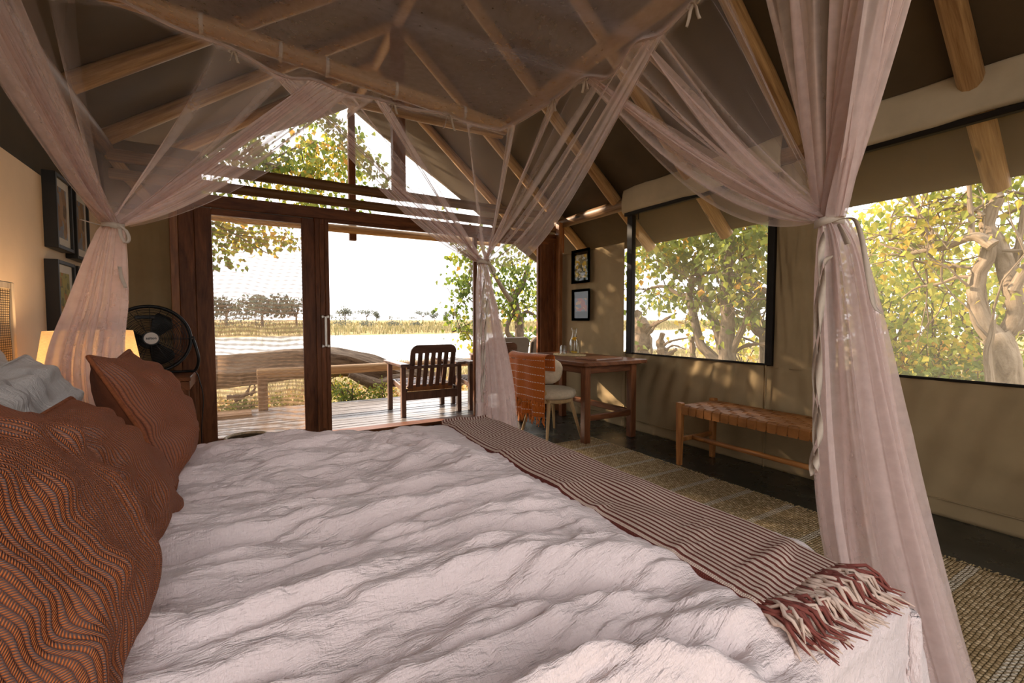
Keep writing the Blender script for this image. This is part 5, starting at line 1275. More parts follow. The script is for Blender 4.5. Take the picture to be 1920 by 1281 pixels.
def blanket():
    o = np.array([2.33, 3.67, 0.80]); root = empty('blanket', o); tag(root, 'orange wool blanket with dashed white lines hung over the desk chair back', 'blanket')
    rng = np.random.default_rng(6); r_ = random.Random(6)
    for layer, (y0, y1, zb, xo) in enumerate(((-0.33, 0.30, 0.40, -0.028), (-0.30, 0.16, 0.255, -0.008))):
        nu, nv = 46, 60; u = np.linspace(0, 1, nu); s = np.linspace(0, 1, nv); U, S_ = np.meshgrid(u, s)
        yv = y0 + (y1 - y0) * U + (0.02 * (1 - U) - 0.02 * U) * S_ * 0.8
        tot = 0.82 - zb + 0.06 + 0.14; d = S_ * tot - 0.14          # starts inside the back, over the top, down outside
        xc = np.where(d < 0, 0.055, np.where(d < 0.06, 0.055 - d / 0.06 * 0.10, -0.045)); zc = np.where(d < 0, 0.822 + d, np.where(d < 0.06, 0.822 + 0.016 * np.sin(d / 0.06 * math.pi), 0.822 - (d - 0.06)))
        bow = -0.075 * (1 - (yv / 0.33) ** 2)
        fold = (0.012 * np.sin(U * 19 + 1.5 * S_) + 0.010 * smoothnoise(nu, nv, 6, 2, rng)) * np.clip((S_ - 0.25) * 2, 0, 1)
        X = xc + bow + 0.052 + fold - np.where(d > 0.06, -xo * 0 + 0.022 * (1 - layer), 0.010 * (1 - layer)); Z = zc - 0.80 + 0.02 * np.sin(U * 3) * (S_ > 0.4)
        A = np.stack([X, yv, Z], -1); B = A.copy(); B[..., 0] += 0.005
        solid_grid('fabric', A, B, M['blanket'], root, np.stack([U.ravel(), S_.ravel() * tot], 1))
        for k in range(34):
            i = int((k + 0.5) / 34 * (nu - 1)); p = A[-1, i]; L = r_.uniform(0.05, 0.095); q = [p, p + [r_.uniform(-.006, .006), r_.uniform(-.012, .012), -L * .5], p + [r_.uniform(-.01, .01), r_.uniform(-.02, .02), -L]]
            MB().tube([Vector(v) for v in q], [0.0055, 0.006, 0.002], 5, True, 0.2, k).build('tassel', M['orange_yarn'], root, True)
blanket()

# ------------------------------------------------------------------ bench with woven leather straps
def mat_strap():
    t = NT('tan_leather_strap'); v = t.coord(); n_ = t.noise(v, 9, 5)
    col = t.ramp(n_, [(0.3, (0.18, 0.066, 0.015)), (0.7, (0.30, 0.120, 0.032))])
    return t.done(t.bsdf(col, 0.5, t.bump(t.noise(v, 90, 3), 0.15, 0.002), 0.18))
M['strap'] = mat_strap(); M['teak'] = mat_wood('bench_wood', (0.21, 0.075, 0.020), (0.45, 0.19, 0.055), 0.45, None, 1.0, False, 0.2)
bn = empty('bench', (3.16, 1.76, 0)); tag(bn, 'wooden bench with a woven tan leather strap seat below the window', 'bench'); BO = Vector((3.16, 1.76, 0))
bxa, bxb, bya, byb, bz = 2.955, 3.365, 1.13, 2.39, 0.478
for x in (bxa, bxb):
    for y in (bya, byb):
        sx_ = 1 if x > 3.1 else -1; m = MB()
        m.beam((x - BO.x, y - BO.y, 0), (x - BO.x, y - BO.y, bz + 0.022), 0.052, 0.052, 0.006); o = m.build('leg', M['teak'], bn)
        vs_ = o.data.vertices
        for v in vs_:
            if v.co.z < 0.1: v.co.x = (x - BO.x) + (v.co.x - (x - BO.x)) * 0.72; v.co.y = (y - BO.y) + (v.co.y - (y - BO.y)) * 0.72
def bar(nm, p0, p1, w, h): MB().beam(Vector(p0) - BO, Vector(p1) - BO, w, h, 0.006).build(nm, M['teak'], bn)
for x in (bxa, bxb): bar('side_rail', (x, bya + .026, bz - 0.032), (x, byb - .026, bz - 0.032), 0.030, 0.055)
for y in (bya, byb): bar('end_rail', (bxa + .026, y, bz - 0.032), (bxb - .026, y, bz - 0.032), 0.034, 0.055); bar('stretcher', (bxa + .026, y, 0.205), (bxb - .026, y, 0.205), 0.03, 0.036)
MB().tube([Vector((3.10, bya + .015, 0.205)) - BO, Vector((3.10, byb - .015, 0.205)) - BO], 0.019, 12).build('long_stretcher', M['teak'], bn, True)
NS = 18; pitch = (byb - bya - 0.052) / NS; NL = 6; lp = (bxb - bxa - 0.02) / NL
for k in range(NS):
    y = bya + 0.026 + (k + 0.5) * pitch; path = []
    path += [(bxa - 0.019, y, bz - 0.064), (bxa - 0.0195, y, bz - 0.03), (bxa - 0.018, y, bz - 0.006), (bxa - 0.006, y, bz + 0.002)]
    for j in range(NL): path.append((bxa + 0.01 + (j + .5) * lp, y, bz + (0.0050 if (j + k) % 2 == 0 else -0.0035)))
    path += [(bxb + 0.006, y, bz + 0.002), (bxb + 0.018, y, bz - 0.006), (bxb + 0.0195, y, bz - 0.03), (bxb + 0.019, y, bz - 0.064)]
    MB().strip([Vector(p) - BO for p in path], Vector((0, (pitch - 0.010) / 2, 0)), 0.0035).build('cross_strap', M['strap'], bn)
for j in range(NL):
    x = bxa + 0.01 + (j + .5) * lp; path = [(x, bya - 0.02, bz - 0.05), (x, bya - 0.019, bz - 0.005), (x, bya + 0.01, bz)]
    for k in range(NS): path.append((x, bya + 0.026 + (k + .5) * pitch, bz + (-0.0035 if (j + k) % 2 == 0 else 0.0050)))
    path += [(x, byb - 0.01, bz), (x, byb + 0.019, bz - 0.005), (x, byb + 0.02, bz - 0.05)]
    MB().strip([Vector(p) - BO for p in path], Vector(((lp - 0.010) / 2, 0, 0)), 0.0035).build('long_strap', M['strap'], bn)

# ------------------------------------------------------------------ jute rug
def mat_rug():
    t = NT('woven_jute'); sp = t.n('ShaderNodeSeparateXYZ'); uv = t.coord('UV'); t.l(uv, sp.inputs[0]); u, v = sp.outputs[0], sp.outputs[1]
    wob = t.noise(uv, 14, 3)
    vv = t.math('ADD', t.math('MULTIPLY', v, 74.0), t.math('MULTIPLY', wob, 0.8)); row = t.math('FLOOR', vv); fv = t.math('FRACT', vv)
    uu = t.math('ADD', t.math('MULTIPLY', u, 52.0), t.math('MULTIPLY', t.math('MODULO', row, 2.0), 0.5)); uu = t.math('ADD', uu, t.math('MULTIPLY', wob, 1.2))
    k = t.math('MULTIPLY', t.math('ABSOLUTE', t.math('SINE', t.math('MULTIPLY', uu, 3.14159))), t.math('SINE', t.math('MULTIPLY', fv, 3.14159)))
    k = t.math('POWER', k, 0.6)
    cell = t.n('ShaderNodeTexWhiteNoise', noise_dimensions='2D'); cmb = t.n('ShaderNodeCombineXYZ'); t.l(t.math('FLOOR', uu), cmb.inputs[0]); t.l(row, cmb.inputs[1]); t.l(cmb.outputs[0], cell.inputs['Vector'])
    fib = t.noise(t.mapping(uv, (300, 60, 1)), 1.0, 3)
    c1 = t.ramp(cell.outputs['Value'], [(0.0, (0.36, 0.24, 0.115)), (0.6, (0.54, 0.38, 0.205)), (1.0, (0.70, 0.52, 0.31))])
    band = t.math('LESS_THAN', t.math('ABSOLUTE', t.math('SUBTRACT', t.math('FRACT', t.math('MULTIPLY', v, 3.7)), 0.5)), 0.075)
    zig = t.math('GREATER_THAN', t.math('FRACT', t.math('ADD', t.math('MULTIPLY', u, 30.0), t.math('MULTIPLY', v, 60.0))), 0.45)
    c2 = t.mix(zig, (0.50, 0.38, 0.24), (0.74, 0.64, 0.50))
    col = t.mix(band, c1, c2)
    col = t.mix(t.ramp(k, [(0.15, (0, 0, 0)), (0.55, (1, 1, 1))]), (0.10, 0.065, 0.025), col)
    return t.done(t.bsdf(col, 0.95, t.bump(t.math('ADD', k, t.math('MULTIPLY', fib, 0.4)), 1.0, 0.010), 0.05))
M['jute'] = mat_rug(); M['jute_yarn'] = mat_plain('jute_yarn', (0.46, 0.33, 0.16), 0.95, 0.3, 50)
def rug():
    x0, x1, y0, y1 = 1.50, 2.90, -0.9, 3.38; o = np.array([2.2, 1.25, 0]); root = empty('rug', o); tag(root, 'woven jute rug with pale cross bands on the dark floor beside the bed', 'rug')
    rng = np.random.default_rng(2); nu, nv = 90, 240; U, V = np.meshgrid(np.linspace(0, 1, nu), np.linspace(0, 1, nv))
    ex = 0.010 * smoothnoise(nu, nv, 1, 60, rng); X = x0 + (x1 - x0) * U + ex * (U > 0.9); Y = y0 + (y1 - y0) * V
    e_ = np.minimum(np.minimum(U, 1 - U) * (x1 - x0), np.minimum(V, 1 - V) * (y1 - y0))
    Z = 0.011 * np.clip(e_ / 0.015, 0, 1) ** 0.5 + 0.0012 + 0.0012 * smoothnoise(nu, nv, 40, 110, rng) + 0.003 * np.clip(smoothnoise(nu, nv, 4, 8, rng), 0, 2) * np.clip(e_ / 0.1, 0, 1)
    A = np.stack([X, Y, Z], -1) - o; B = np.stack([X, Y, np.full_like(X, 0.001)], -1) - o
    solid_grid('weave', A, B, M['jute'], root, np.stack([X.ravel(), Y.ravel()], 1))
    m = MB(); r_ = random.Random(4)
    for side_x, sg in ((x1, 1), (x0, -1)):
        y = y0
        while y < y1:
            L = r_.uniform(0.006, 0.026) * sg; m.tube([Vector((side_x - 0.01 * sg, y, 0.007)) - Vector(o), Vector((side_x + L * .5, y + r_.uniform(-.008, .008), 0.009)) - Vector(o), Vector((side_x + L, y + r_.uniform(-.012, .012), 0.004)) - Vector(o)], [0.004, 0.003, 0.001], 4, False); y += r_.uniform(0.009, 0.017)
    m.build('frayed_edge', M['jute_yarn'], root, True)['kind'] = 'stuff'
rug()

# ------------------------------------------------------------------ deck chairs
M['chair_wood'] = mat_wood('chair_hardwood', (0.06, 0.028, 0.018), (0.17, 0.085, 0.055), 0.35, None, 1.0, False, 0.5)
def deck_chair(label, x, y):
    t = empty('deck_chair', (x, y, 0)); tag(t, label, 'chair', 'slatted wooden armchairs on the deck')
    w = 0.355
    def bm_(nm, p0, p1, a, b, par=t, up=(0, 0, 1)): return MB().beam(p0, p1, a, b, 0.005, up).build(nm, M['chair_wood'], par)
    for s in (-1, 1):
        bm_('rear_leg', (s * w, 0.0, 0), (s * w, 0.0, 0.60), 0.055, 0.06); bm_('front_leg', (s * w, 0.56, 0), (s * w, 0.56, 0.60), 0.055, 0.06)
        MB().box((s * w - 0.055, -0.10, 0.60), (s * w + 0.055, 0.66, 0.635), 0.006).build('armrest', M['chair_wood'], t)
        bm_('seat_side', (s * (w - .045), 0.02, 0.30), (s * (w - .045), 0.56, 0.36), 0.03, 0.06)
    bm_('arm_bar', (-w + .03, -0.055, 0.592), (w - .03, -0.055, 0.592), 0.035, 0.038); bm_('rear_rail', (-w, 0.0, 0.245), (w, 0.0, 0.245), 0.035, 0.10); bm_('front_rail', (-w, 0.56, 0.33), (w, 0.56, 0.33), 0.035, 0.08)
    for k in range(7): MB().box((-w + .06, 0.04 + k * 0.074, 0.335 + k * 0.006), (w - .06, 0.10 + k * 0.074, 0.357 + k * 0.006), 0.004).build('seat_slat', M['chair_wood'], t)
    tl = lambda z: -0.10 + (0.86 - z) * 0.28      # the back leans away from the seat
    hw = 0.285
    V, F, UV = rounded_slab(-hw, hw, 0.0, 0.10, 0, 0.028, 0.004)
    prof_ = []; n = 8
    for k in range(n + 1): a_ = math.pi / 2 * k / n; prof_.append((hw - 0.085 + 0.085 * math.cos(a_), 0.77 + 0.085 * math.sin(a_)))
    out = [(hw, 0.755)] + prof_ + [(-x_, z_) for x_, z_ in reversed(prof_)] + [(-hw, 0.755)]
    m = MB(); k = len(out); VV = [(x_, tl(z_) - 0.014, z_) for x_, z_ in out] + [(x_, tl(z_) + 0.014, z_) for x_, z_ in out]
    FF = [tuple(range(k)), tuple(reversed(range(k, 2 * k)))] + [(j, (j + 1) % k, k + (j + 1) % k, k + j) for j in range(k)]
    m.add(VV, FF, [(q[2], q[0]) for q in VV]).build('top_rail', M['chair_wood'], t)
    MB().beam((-hw, tl(0.33), 0.33), (hw, tl(0.33), 0.33), 0.028, 0.075, 0.004).build('lower_rail', M['hard_red'], t)
    for s in (-1, 1): MB().beam((s * (hw - .03), tl(0.30), 0.30), (s * (hw - .03), tl(0.76), 0.76), 0.06, 0.028, 0.004, (0, 1, 0)).build('stile', M['chair_wood'], t)
    g_ = (2 * hw - 0.12) / 11
    for k in range(5):
        x_ = -hw + 0.06 + (2 * k + 1.5) * g_; MB().beam((x_, tl(0.34), 0.34), (x_, tl(0.76), 0.76), g_ * 1.32, 0.02, 0.003, (0, 1, 0)).build('slat', M['chair_wood'], t)
    return t
dc = deck_chair('slatted wooden armchair on the deck in the middle of the open doorway', 1.965, 5.24)
d2_ = copy_tree(dc); d2_.location = (2.83, 5.22, 0); d2_['label'] = 'slatted wooden armchair on the deck half hidden by the door post and net'
M['canvas_seat'] = mat_plain('grey_brown_canvas', (0.10, 0.072, 0.050), 0.8, 0.08, 12, 0.15)
def padded_chair(label, x, y, rz):
    t = empty('padded_chair', (x, y, 0), rz); tag(t, label, 'chair')
    n = 10; out = []
    for cx, a0 in ((0.26, 0), (-0.26, 90)):
        for k in range(n + 1): a_ = math.radians(a0 + 90 * k / n); out.append((cx + 0.09 * math.cos(a_), 0.80 + 0.09 * math.sin(a_)))
    out = [(0.35, 0.32)] + out + [(-0.35, 0.32)]; k = len(out); m = MB()
    VV = []
    for dy, s in ((-0.05, .96), (-0.03, 1), (0.05, 1), (0.07, .96)): VV += [(a_ * s, dy - (b_ - 0.32) * 0.22, 0.6 + (b_ - 0.6) * s) for a_, b_ in out]
    FF = [tuple(range(k)), tuple(reversed(range(3 * k, 4 * k)))]
    for l in range(3): FF += [(l * k + j, l * k + (j + 1) % k, (l + 1) * k + (j + 1) % k, (l + 1) * k + j) for j in range(k)]
    m.add(VV, FF).build('back_cushion', M['canvas_seat'], t, 'auto')
    MB().box((-0.33, 0.0, 0.30), (0.33, 0.50, 0.43), 0.03).build('seat_cushion', M['canvas_seat'], t)
    for s in (-1, 1):
        for y_ in (0.0, 0.46): MB().box((s * .34 - .025, y_ - .025, 0), (s * .34 + .025, y_ + .025, 0.60 if y_ else 0.5), 0.004).build('leg', M['chair_wood'], t)
        MB().box((s * .34 - .03, -0.05, 0.60), (s * .34 + .03, 0.51, 0.63), 0.005).build('armrest', M['chair_wood'], t)
    return t
padded_chair('grey-brown padded deck chair seen beyond the door frame, behind the orange blanket', 4.18, 5.93, -0.12)
padded_chair('grey-brown padded deck chair beside the net curtain, behind the first padded one', 3.43, 6.00, 0.0)
# drop the first single leaf lot nothing else
# ------------------------------------------------------------------ mosquito net
def mat_net():
    t = NT('mosquito_net'); a = t.n('ShaderNodeAttribute', attribute_name='dens').outputs['Fac']
    w = t.noise(t.mapping(t.coord(), (1, 1, 1)), 30, 3)
    al = t.math('MULTIPLY', a, t.math('MULTIPLY_ADD', w, 0.5, 0.75)); al = t.math('MINIMUM', al, 0.97)
    sh = t.shader_mix(0.5, t.simple('ShaderNodeBsdfDiffuse', (0.80, 0.66, 0.62)), t.simple('ShaderNodeBsdfTranslucent', (0.82, 0.68, 0.64)))
    return t.done(t.shader_mix(al, t.simple('ShaderNodeBsdfTransparent', (1, 1, 1)), sh))
M['net'] = mat_net()
M['tape'] = mat_plain('cotton_tape', (0.46, 0.38, 0.31), 0.9, 0.06, 60)
net = empty('mosquito_net', (0.4, 1.45, 2.33)); NO = np.array([0.4, 1.45, 2.33])
tag(net, 'sheer white mosquito net hung from poles over the bed and tied into bundles', 'mosquito net')
RF, RRx, RLx, RN = 2.45, 1.42, -0.60, 0.40
# poles that carry the net
def net_pole(label, a, b, r, seed):
    o = pole('net_pole', a, b, r, r, 'log', None, 0.004, seed); tag(o, label, 'pole'); return o
p1 = onY(265, 8, RF + 0.04); p2 = onY(940, 238, RF + 0.04)
net_pole('horizontal pole carrying the net along the far side of the bed', p1 + (p1 - p2) * 0.25, p2 + (p2 - p1) * 0.02, 0.040, 91)
net_pole('horizontal pole carrying the net along the foot of the bed', (RRx + 0.02, 0.2, 2.375), (RRx + 0.02, 2.52, 2.375), 0.036, 92)
net_pole('horizontal pole carrying the net along the headboard side', (RLx - 0.03, 0.2, 2.44), (RLx - 0.03, 2.5, 2.47), 0.036, 93)
def loop(name, p, r, w=0.016):
    pts = [(p[0] + 0, p[1] + r * math.cos(a), p[2] + r * math.sin(a)) for a in np.linspace(0, 2 * math.pi, 18)]
    return MB().strip([Vector(q) - Vector(NO) for q in pts], Vector((w / 2, 0, 0)), 0.002).build(name, M['tape'], net)
for t_ in (0.12, 0.30, 0.42, 0.62, 0.85): q = p1 + (p2 - p1) * t_; loop('tie_loop', q, 0.044)
def ribbon(name, pts, w=0.011, twist=0.0, parent=None, seed=0, n=26):
    P = smooth_path(pts, n); W = []
    for i in range(n):
        a = seed + twist * i / n; W.append(Vector((math.cos(a) * w, math.sin(a) * w, 0)))
    return MB().strip([Vector(q) - Vector(NO) for q in P], W, 0.0015).build(name, M['tape'], parent or net, True)
hem_far = [onY(*p, RF) for p in ((228, 0), (330, 52), (433, 90), (500, 128), (545, 146), (590, 150), (650, 174), (710, 186), (770, 204), (830, 213), (885, 232), (938, 243))]
hem_right = [onX(*p, RRx) for p in ((938, 243), (975, 226), (1010, 205), (1050, 180), (1095, 145), (1145, 142), (1190, 82), (1240, 62), (1303, 0))]
for i, p in enumerate(hem_right): p[2] = min(max(p[2], 2.22), 2.34)
hem_right[0] = hem_far[-1].copy()
hem_right += [np.array([RRx, 0.85, 2.33]), np.array([RRx, 0.62, 2.31]), np.array([RRx, RN, 2.33])]
HF = smooth_path(hem_far, 90); HR = smooth_path(hem_right, 90)

def fan_sheet(name, hem, gather, weights, fabric, folds, sag0, sag1, seed, bundle=0.030, sagm=0.02, nu=620, nv=34, rim=0.55, fcx=1.0):
    """fabric coordinate f spread unevenly along the hem and drawn together at the gather; S-folds overlap where it is dense"""
    rng = np.random.default_rng(seed)
    H = resample(hem, 400); Wd = np.linalg.norm(np.diff(H, axis=0), axis=1).sum()
    f = np.linspace(0, 1, nu)
    wu = np.interp(np.linspace(0, 1, 400), *zip(*weights))
    wn = np.exp(1.15 * np.interp(np.linspace(0, 1, 400), np.linspace(0, 1, 46), rng.normal(size=46)))
    c = np.cumsum(wu * wn); c = (c - c[0]) / (c[-1] - c[0])
    h0 = np.interp(f, c, np.linspace(0, 1, 400))
    ph = rng.uniform(0, 6.28); amp = np.interp(f, np.linspace(0, 1, 30), rng.uniform(0.4, 1.6, 30))
    wig = amp * (np.sin(2 * np.pi * folds * f + ph) + 0.5 * np.sin(2 * np.pi * folds * 2.37 * f + 1)) / (2 * np.pi * folds)
    v = np.linspace(0, 1, nv)[:, None]
    ease = v ** 0.94
    hh = np.clip(h0[None, :] + wig[None, :] * np.gradient(h0, f)[None, :] * (0.6 + 1.9 * v * (1.2 - v)), 0, 1)
    P0 = np.stack([np.interp(hh, np.linspace(0, 1, 400), H[:, k]) for k in range(3)], -1)
    ang = 2 * np.pi * f * 3.0 + 5 * wig * folds
    rb = bundle * np.interp(f, np.linspace(0, 1, 60), rng.uniform(0.35, 1, 60))
    dirh = (H[-1] - H[0]); dirh[2] = 0; dirh /= np.linalg.norm(dirh)
    G = np.array(gather)[None, :] + dirh[None, :] * ((f - 0.5) * bundle * 2.4)[:, None] * fcx + np.stack([np.cos(ang) * rb, np.sin(ang) * rb, 0 * ang], 1)
    P = P0 * (1 - ease[..., None]) + G[None] * ease[..., None]
    sg = sag0 * np.clip(1 - f / 0.22, 0, 1) ** 1.5 + sag1 * np.clip(1 - (1 - f) / 0.22, 0, 1) ** 1.5 + sagm * np.interp(f, np.linspace(0, 1, 40), rng.uniform(0, 1, 40))
    P[..., 2] -= sg[None, :] * 4 * (v * (1 - v)) * (0.6 + 0.8 * v)
    nrm = np.cross(dirh, [0, 0, 1])
    dep = np.interp(f, np.linspace(0, 1, nu), np.cos(2 * np.pi * folds * f + ph)) * 0.018
    P += nrm[None, None] * (dep[None, :] * np.sin(np.pi * np.clip(v, 0, 1)) ** 0.6)[..., None]
    # fabric per projected width gives how closed the mesh looks
    step = np.linalg.norm(np.gradient(P, axis=1), axis=-1); k_ = np.ones(9) / 9
    step = np.apply_along_axis(lambda a: np.convolve(np.pad(a, 4, 'edge'), k_, 'valid'), 1, step)
    rho = (fabric / nu) / np.maximum(step, 1e-5)
    dens = 1 - np.exp(-0.19 * np.clip(rho, 0.3, 9))
    eb = np.maximum(np.clip(1 - f / 0.012, 0, 1), np.clip(1 - (1 - f) / 0.012, 0, 1)) * rim
    hb_ = 0.35 * np.clip(1 - v / 0.03, 0, 1)
    dens = np.clip(np.maximum(dens, eb[None, :]) + hb_, 0, 0.9)
    return fast(name, (P - NO).reshape(-1, 3), grid_faces(nu, nv), M['net'], net, True, None, {'dens': dens.ravel()})
G1, G2, G3 = onY(212, 420, 2.36), onY(905, 490, 2.45), onX(1555, 412, 1.43)
left_rail = [np.array([RLx, y, 2.40 + 0.02 * math.sin(y * 7)]) for y in np.linspace(0.45, 2.43, 14)]
# bundle at the headboard side
hem1 = np.vstack([left_rail, [np.array([-0.5, RF, 2.42])], HF[(HF[:, 0] > -0.4) & (HF[:, 0] < onY(712, 186, RF)[0])]])
fan_sheet('curtain_fan', hem1, G1, [(0, 2.4), (0.30, 2.2), (0.40, 1.2), (0.52, 0.25), (0.60, 0.20), (0.72, 0.30), (0.84, 0.9), (0.93, 2.6), (1, 3.4)], 8.0, 26, 0.10, 0.07, 101, 0.030, 0.03)
# bundle at the far foot corner
i0 = np.argmin(np.abs(HF[:, 0] - onY(498, 128, RF)[0])); i1 = np.argmin(np.abs(HR[:, 1] - 1.20))
hem2 = np.vstack([HF[i0:], HR[1:i1]])
fan_sheet('curtain_fan', hem2, G2, [(0, 3.0), (0.10, 2.0), (0.22, 0.7), (0.40, 0.40), (0.55, 0.5), (0.62, 0.4), (0.75, 0.6), (0.86, 1.8), (0.95, 2.8), (1, 2.6)], 7.5, 24, 0.10, 0.22, 102, 0.030, 0.02)
# bundle at the near foot corner: a swag from the foot rail and a straight fall
j0 = np.argmin(np.abs(HR[:, 1] - onX(1095, 145, RRx)[1])); j1 = np.argmin(np.abs(HR[:, 1] - 0.98))
fan_sheet('curtain_fan', HR[j0:j1], G3 + [0, 0.012, 0], [(0, 9.0), (0.07, 6.0), (0.13, 0.5), (0.34, 0.4), (0.45, 1.7), (0.58, 1.2), (0.68, 0.15), (0.9, 0.10), (1, 0.5)], 3.6, 12, 0.10, 0.03, 103, 0.022, 0.09)
hem3 = np.vstack([HR[HR[:, 1] < 0.93], [np.array([RRx - 0.05, RN - 0.01, 2.33])], [np.array([RRx - 0.34, RN, 2.33])]])
fan_sheet('curtain_fan', hem3, G3, [(0, 1.0), (0.3, 1.4), (0.7, 1.4), (1, 1.2)], 7.0, 14, 0.0, 0.02, 104, 0.026, 0.0)

def skirt(name, centres, rads, folds, seed, alpha, squash=0.75, nv=70, nu=420):
    rng = np.random.default_rng(seed); C = smooth_path(centres, nv); t = np.linspace(0, 1, nv)
    R = np.interp(t, np.linspace(0, 1, len(rads)), rads); th = np.linspace(0, 2 * np.pi, nu)
    ph = np.interp(th, np.linspace(0, 2 * np.pi, 18), np.r_[rng.normal(size=17), 0] * 0.5); ph[-1] = ph[0]
    A = np.interp(th, np.linspace(0, 2 * np.pi, 12), np.r_[rng.uniform(0.5, 1.3, 11), 0.9]); A[-1] = A[0]
    ring = np.sin(folds * th + ph * 3) * A + 0.45 * np.sin((2 * folds + 3) * th + 1)
    f = np.clip(0.16 + 0.12 * t, 0, 0.3)[:, None]
    r = R[:, None] * (1 - f * 0.3 + f * ring[None, :] + 0.05 * smoothnoise(nu, nv, 6, 5, rng) * np.linspace(0, 1, nv)[:, None])
    tw = th[None, :] + 0.22 * np.sin(folds * th + ph * 3 + 1.2)[None, :] * (0.4 + 0.6 * t[:, None]) + 0.15 * t[:, None]
    P = np.stack([C[:, None, 0] + r * np.cos(tw), C[:, None, 1] + r * np.sin(tw) * squash, np.repeat(C[:, None, 2], nu, 1)], -1)
    dens = alpha * (0.85 + 0.3 * (smoothnoise(nu, nv, 30, 2, rng) > 0)) * np.interp(t, [0, 0.08, 0.3, 1], [1.6, 1.15, 1.0, 0.80])[:, None]
    fast(name, (P - NO).reshape(-1, 3), grid_faces(nu, nv), M['net'], net, True, None, {'dens': np.clip(dens, 0, .9).ravel()})
    return P
c3 = [G3, onX(1570, 470, 1.435), onX(1583, 600, 1.45), onX(1602, 800, 1.47), onX(1630, 1000, 1.49), onX(1690, 1281, 1.51)]; c3[-1][2] = max(c3[-1][2], 0.1); c3.append(c3[-1] * [1, 1, 0] + [0.01, -0.03, 0.012])
skirt('curtain_skirt', c3, [0.026, 0.055, 0.080, 0.108, 0.125, 0.140, 0.150], 9, 201, 0.44, 0.85)
skirt('curtain_skirt', [np.array(q) * [1, 1, 1] + [0.02, -0.02, 0] for q in c3], [0.018, 0.040, 0.055, 0.075, 0.105, 0.135, 0.155], 7, 202, 0.38, 0.8)
c2 = [G2, onY(909, 540, 2.47), onY(916, 600, 2.49), onY(926, 700, 2.52), onY(930, 785, 2.54)]; c2.append(np.array([c2[-1][0], 2.55, 0.012]))
skirt('curtain_skirt', c2, [0.026, 0.05, 0.072, 0.108, 0.125, 0.16], 9, 203, 0.40, 0.8)
skirt('curtain_skirt', [np.array(q) for q in c2], [0.016, 0.035, 0.05, 0.07, 0.09, 0.11], 7, 204, 0.36, 0.8)
c1 = [G1, onY(206, 450, 2.37), onY(187, 560, 2.37), onY(163, 690, 2.37)]; c1.append(np.array([c1[-1][0] + 0.02, 2.405, 0.55])); c1.append(np.array([c1[-1][0] + 0.02, 2.42, 0.02]))
skirt('curtain_skirt', c1, [0.026, 0.045, 0.080, 0.105, 0.12, 0.13], 9, 205, 0.40, 0.7)
skirt('curtain_skirt', [np.array(q) for q in c1], [0.016, 0.03, 0.055, 0.07, 0.08, 0.09], 7, 206, 0.36, 0.7)

# canopy sheet with a sagging middle
nu, nv = 120, 120; U, V = np.meshgrid(np.linspace(0, 1, nu), np.linspace(0, 1, nv))
HL = np.stack([np.full(90, RLx), np.linspace(RN, HF[0, 1], 90), np.linspace(2.42, 2.45, 90)], 1)
farP = np.vstack([[np.array([RLx, RF, 2.45])], HF]); far_r = resample(farP, nu)
right_r = resample(HR, nv)                       # from the far corner towards the camera
near = np.stack([np.linspace(RLx, RRx, nu), np.full(nu, RN), np.full(nu, 2.36)], 1); left_r = np.stack([np.full(nv, RLx), np.linspace(RF, RN, nv), np.full(nv, 2.44)], 1)
Pc = (1 - V)[..., None] * far_r[None] + V[..., None] * near[None] + (1 - U)[..., None] * left_r[:, None] + U[..., None] * right_r[:, None] \
    - ((1 - U) * (1 - V))[..., None] * far_r[0] - (U * (1 - V))[..., None] * far_r[-1] - ((1 - U) * V)[..., None] * near[0] - (U * V)[..., None] * near[-1]
rngn = np.random.default_rng(44)
Pc[..., 2] -= 0.075 * np.sin(np.pi * U) ** 0.9 * np.sin(np.pi * V) ** 0.9 + 0.005 * smoothnoise(nu, nv, 4, 4, rngn) * np.sin(np.pi * U) * np.sin(np.pi * V)
dn = 0.34 + 0.015 * smoothnoise(nu, nv, 5, 5, rngn) + 0.55 * np.maximum.reduce([np.clip(1 - U / 0.01, 0, 1), np.clip(1 - (1 - U) / 0.012, 0, 1), np.clip(1 - V / 0.012, 0, 1)])
fast('canopy_sheet', (Pc - NO).reshape(-1, 3), grid_faces(nu, nv), M['net'], net, True, None, {'dens': np.clip(dn, 0.1, .85).ravel()})
# hems and bows
def hem_tape(P, w=0.010):
    P = resample(P, 110); MB().strip([Vector(q - NO) for q in P], Vector((0, 0, w)), 0.003).build('hem', M['net_hem'], net, True)
def mat_hem():
    t = NT('net_hem'); sh = t.shader_mix(0.4, t.simple('ShaderNodeBsdfDiffuse', (0.66, 0.55, 0.50)), t.simple('ShaderNodeBsdfTranslucent', (0.68, 0.57, 0.52)))
    return t.done(t.shader_mix(0.72, t.simple('ShaderNodeBsdfTransparent', (1, 1, 1)), sh))
M['net_hem'] = mat_hem()
hem_tape(HF, 0.008); hem_tape(HR, 0.011)
def bow(p, d, s=1.0):
    d = np.array(d, float); d /= np.linalg.norm(d); z = np.array([0, 0, 1.0])
    for k, sg in enumerate((-1, 1)):
        a = p + d * sg * 0.03 * s + z * 0.006; ribbon('bow_loop', [p, p + d * sg * 0.018 * s + z * 0.012 * s, p + d * sg * 0.036 * s - z * 0.004 * s, p + d * sg * 0.02 * s - z * 0.012 * s, p], 0.005, 0.6, None, k, 14)
        ribbon('bow_tail', [p, p + d * sg * 0.015 * s - z * 0.025 * s, p + d * sg * 0.022 * s - z * 0.055 * s, p + d * sg * 0.034 * s - z * 0.085 * s], 0.006, 1.2, None, k + 1, 12)
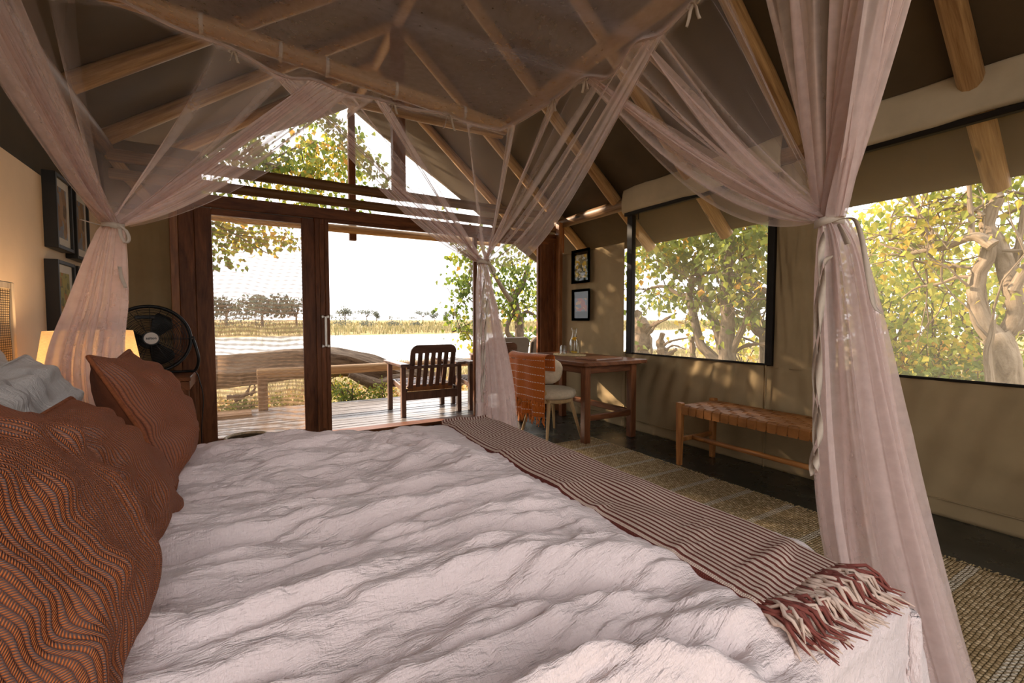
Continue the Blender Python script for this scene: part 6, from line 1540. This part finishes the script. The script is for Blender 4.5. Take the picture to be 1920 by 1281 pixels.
bow(onY(842, 214, RF - 0.01), (1, 0, 0)); bow(onX(1037, 190, RRx - 0.01), (0, 1, 0), 0.7); bow(onX(1097, 150, RRx - 0.01), (0, 1, 0), 0.6); bow(onY(738, 196, RF - .01), (1, 0, 0), 0.55); bow(onX(1300, 6, RRx - .01), (0, 1, 0), 0.8); bow(onY(438, 98, RF - .01), (1, 0, 0), 0.5)
# tie bands and hanging ribbons at the gathers
def tie_band(G, r=0.034):
    pts = [Vector((G[0] + r * math.cos(a), G[1] + r * math.sin(a), G[2] - 0.008 + 0.004 * math.sin(2 * a))) - Vector(NO) for a in np.linspace(0, 2 * math.pi, 26)]
    MB().strip(pts, Vector((0, 0, 0.011)), 0.004).build('tie_band', M['tape'], net, True)
for G in (G1, G2, G3): tie_band(G)
rx = lambda pts, X: [onX(*p, X) for p in pts]
ry = lambda pts, Y: [onY(*p, Y) for p in pts]
# near bundle: two long twisted ribbons on one side, a loop and an end on the other
ribbon('tie_ribbon', rx([(1546, 425), (1540, 470), (1534, 560), (1530, 640), (1528, 720), (1530, 790), (1524, 850), (1522, 892)], 1.30), 0.0075, 16, None, 0, 60)
ribbon('tie_ribbon', rx([(1556, 480), (1546, 500), (1540, 580), (1536, 680), (1536, 760), (1537, 820), (1530, 860), (1534, 885)], 1.295), 0.0075, 15, None, 1.5, 60)
ribbon('tie_ribbon', rx([(1560, 418), (1580, 410), (1602, 412), (1614, 440), (1622, 480), (1632, 540), (1640, 575), (1656, 590)], 1.36), 0.006, 3.0, None, 0.3, 40)
ribbon('tie_ribbon', rx([(1572, 420), (1582, 440), (1590, 458)], 1.33), 0.008, 0.6, None, 0.8, 12)
ribbon('tie_ribbon', ry([(912, 500), (905, 560), (902, 620), (904, 680), (903, 730), (905, 755)], 2.38), 0.007, 16, None, 0, 50)
ribbon('tie_ribbon', ry([(914, 560), (910, 620), (908, 680), (907, 740)], 2.37), 0.007, 13, None, 1.5, 40)
ribbon('tie_ribbon', ry([(915, 492), (924, 500), (928, 510), (922, 514), (916, 500)], 2.38), 0.008, 0.4, None, 0, 14)
ribbon('tie_ribbon', ry([(222, 422), (236, 432), (242, 448), (236, 456), (228, 445), (224, 428)], 2.30), 0.006, 0.4, None, 0, 16)
ribbon('tie_ribbon', ry([(224, 500), (228, 520), (236, 540)], 2.30), 0.006, 0.4, None, 0, 10)
ribbon('tie_ribbon', ry([(205, 424), (180, 420), (153, 412)], 2.30), 0.006, 0.5, None, 0, 12)
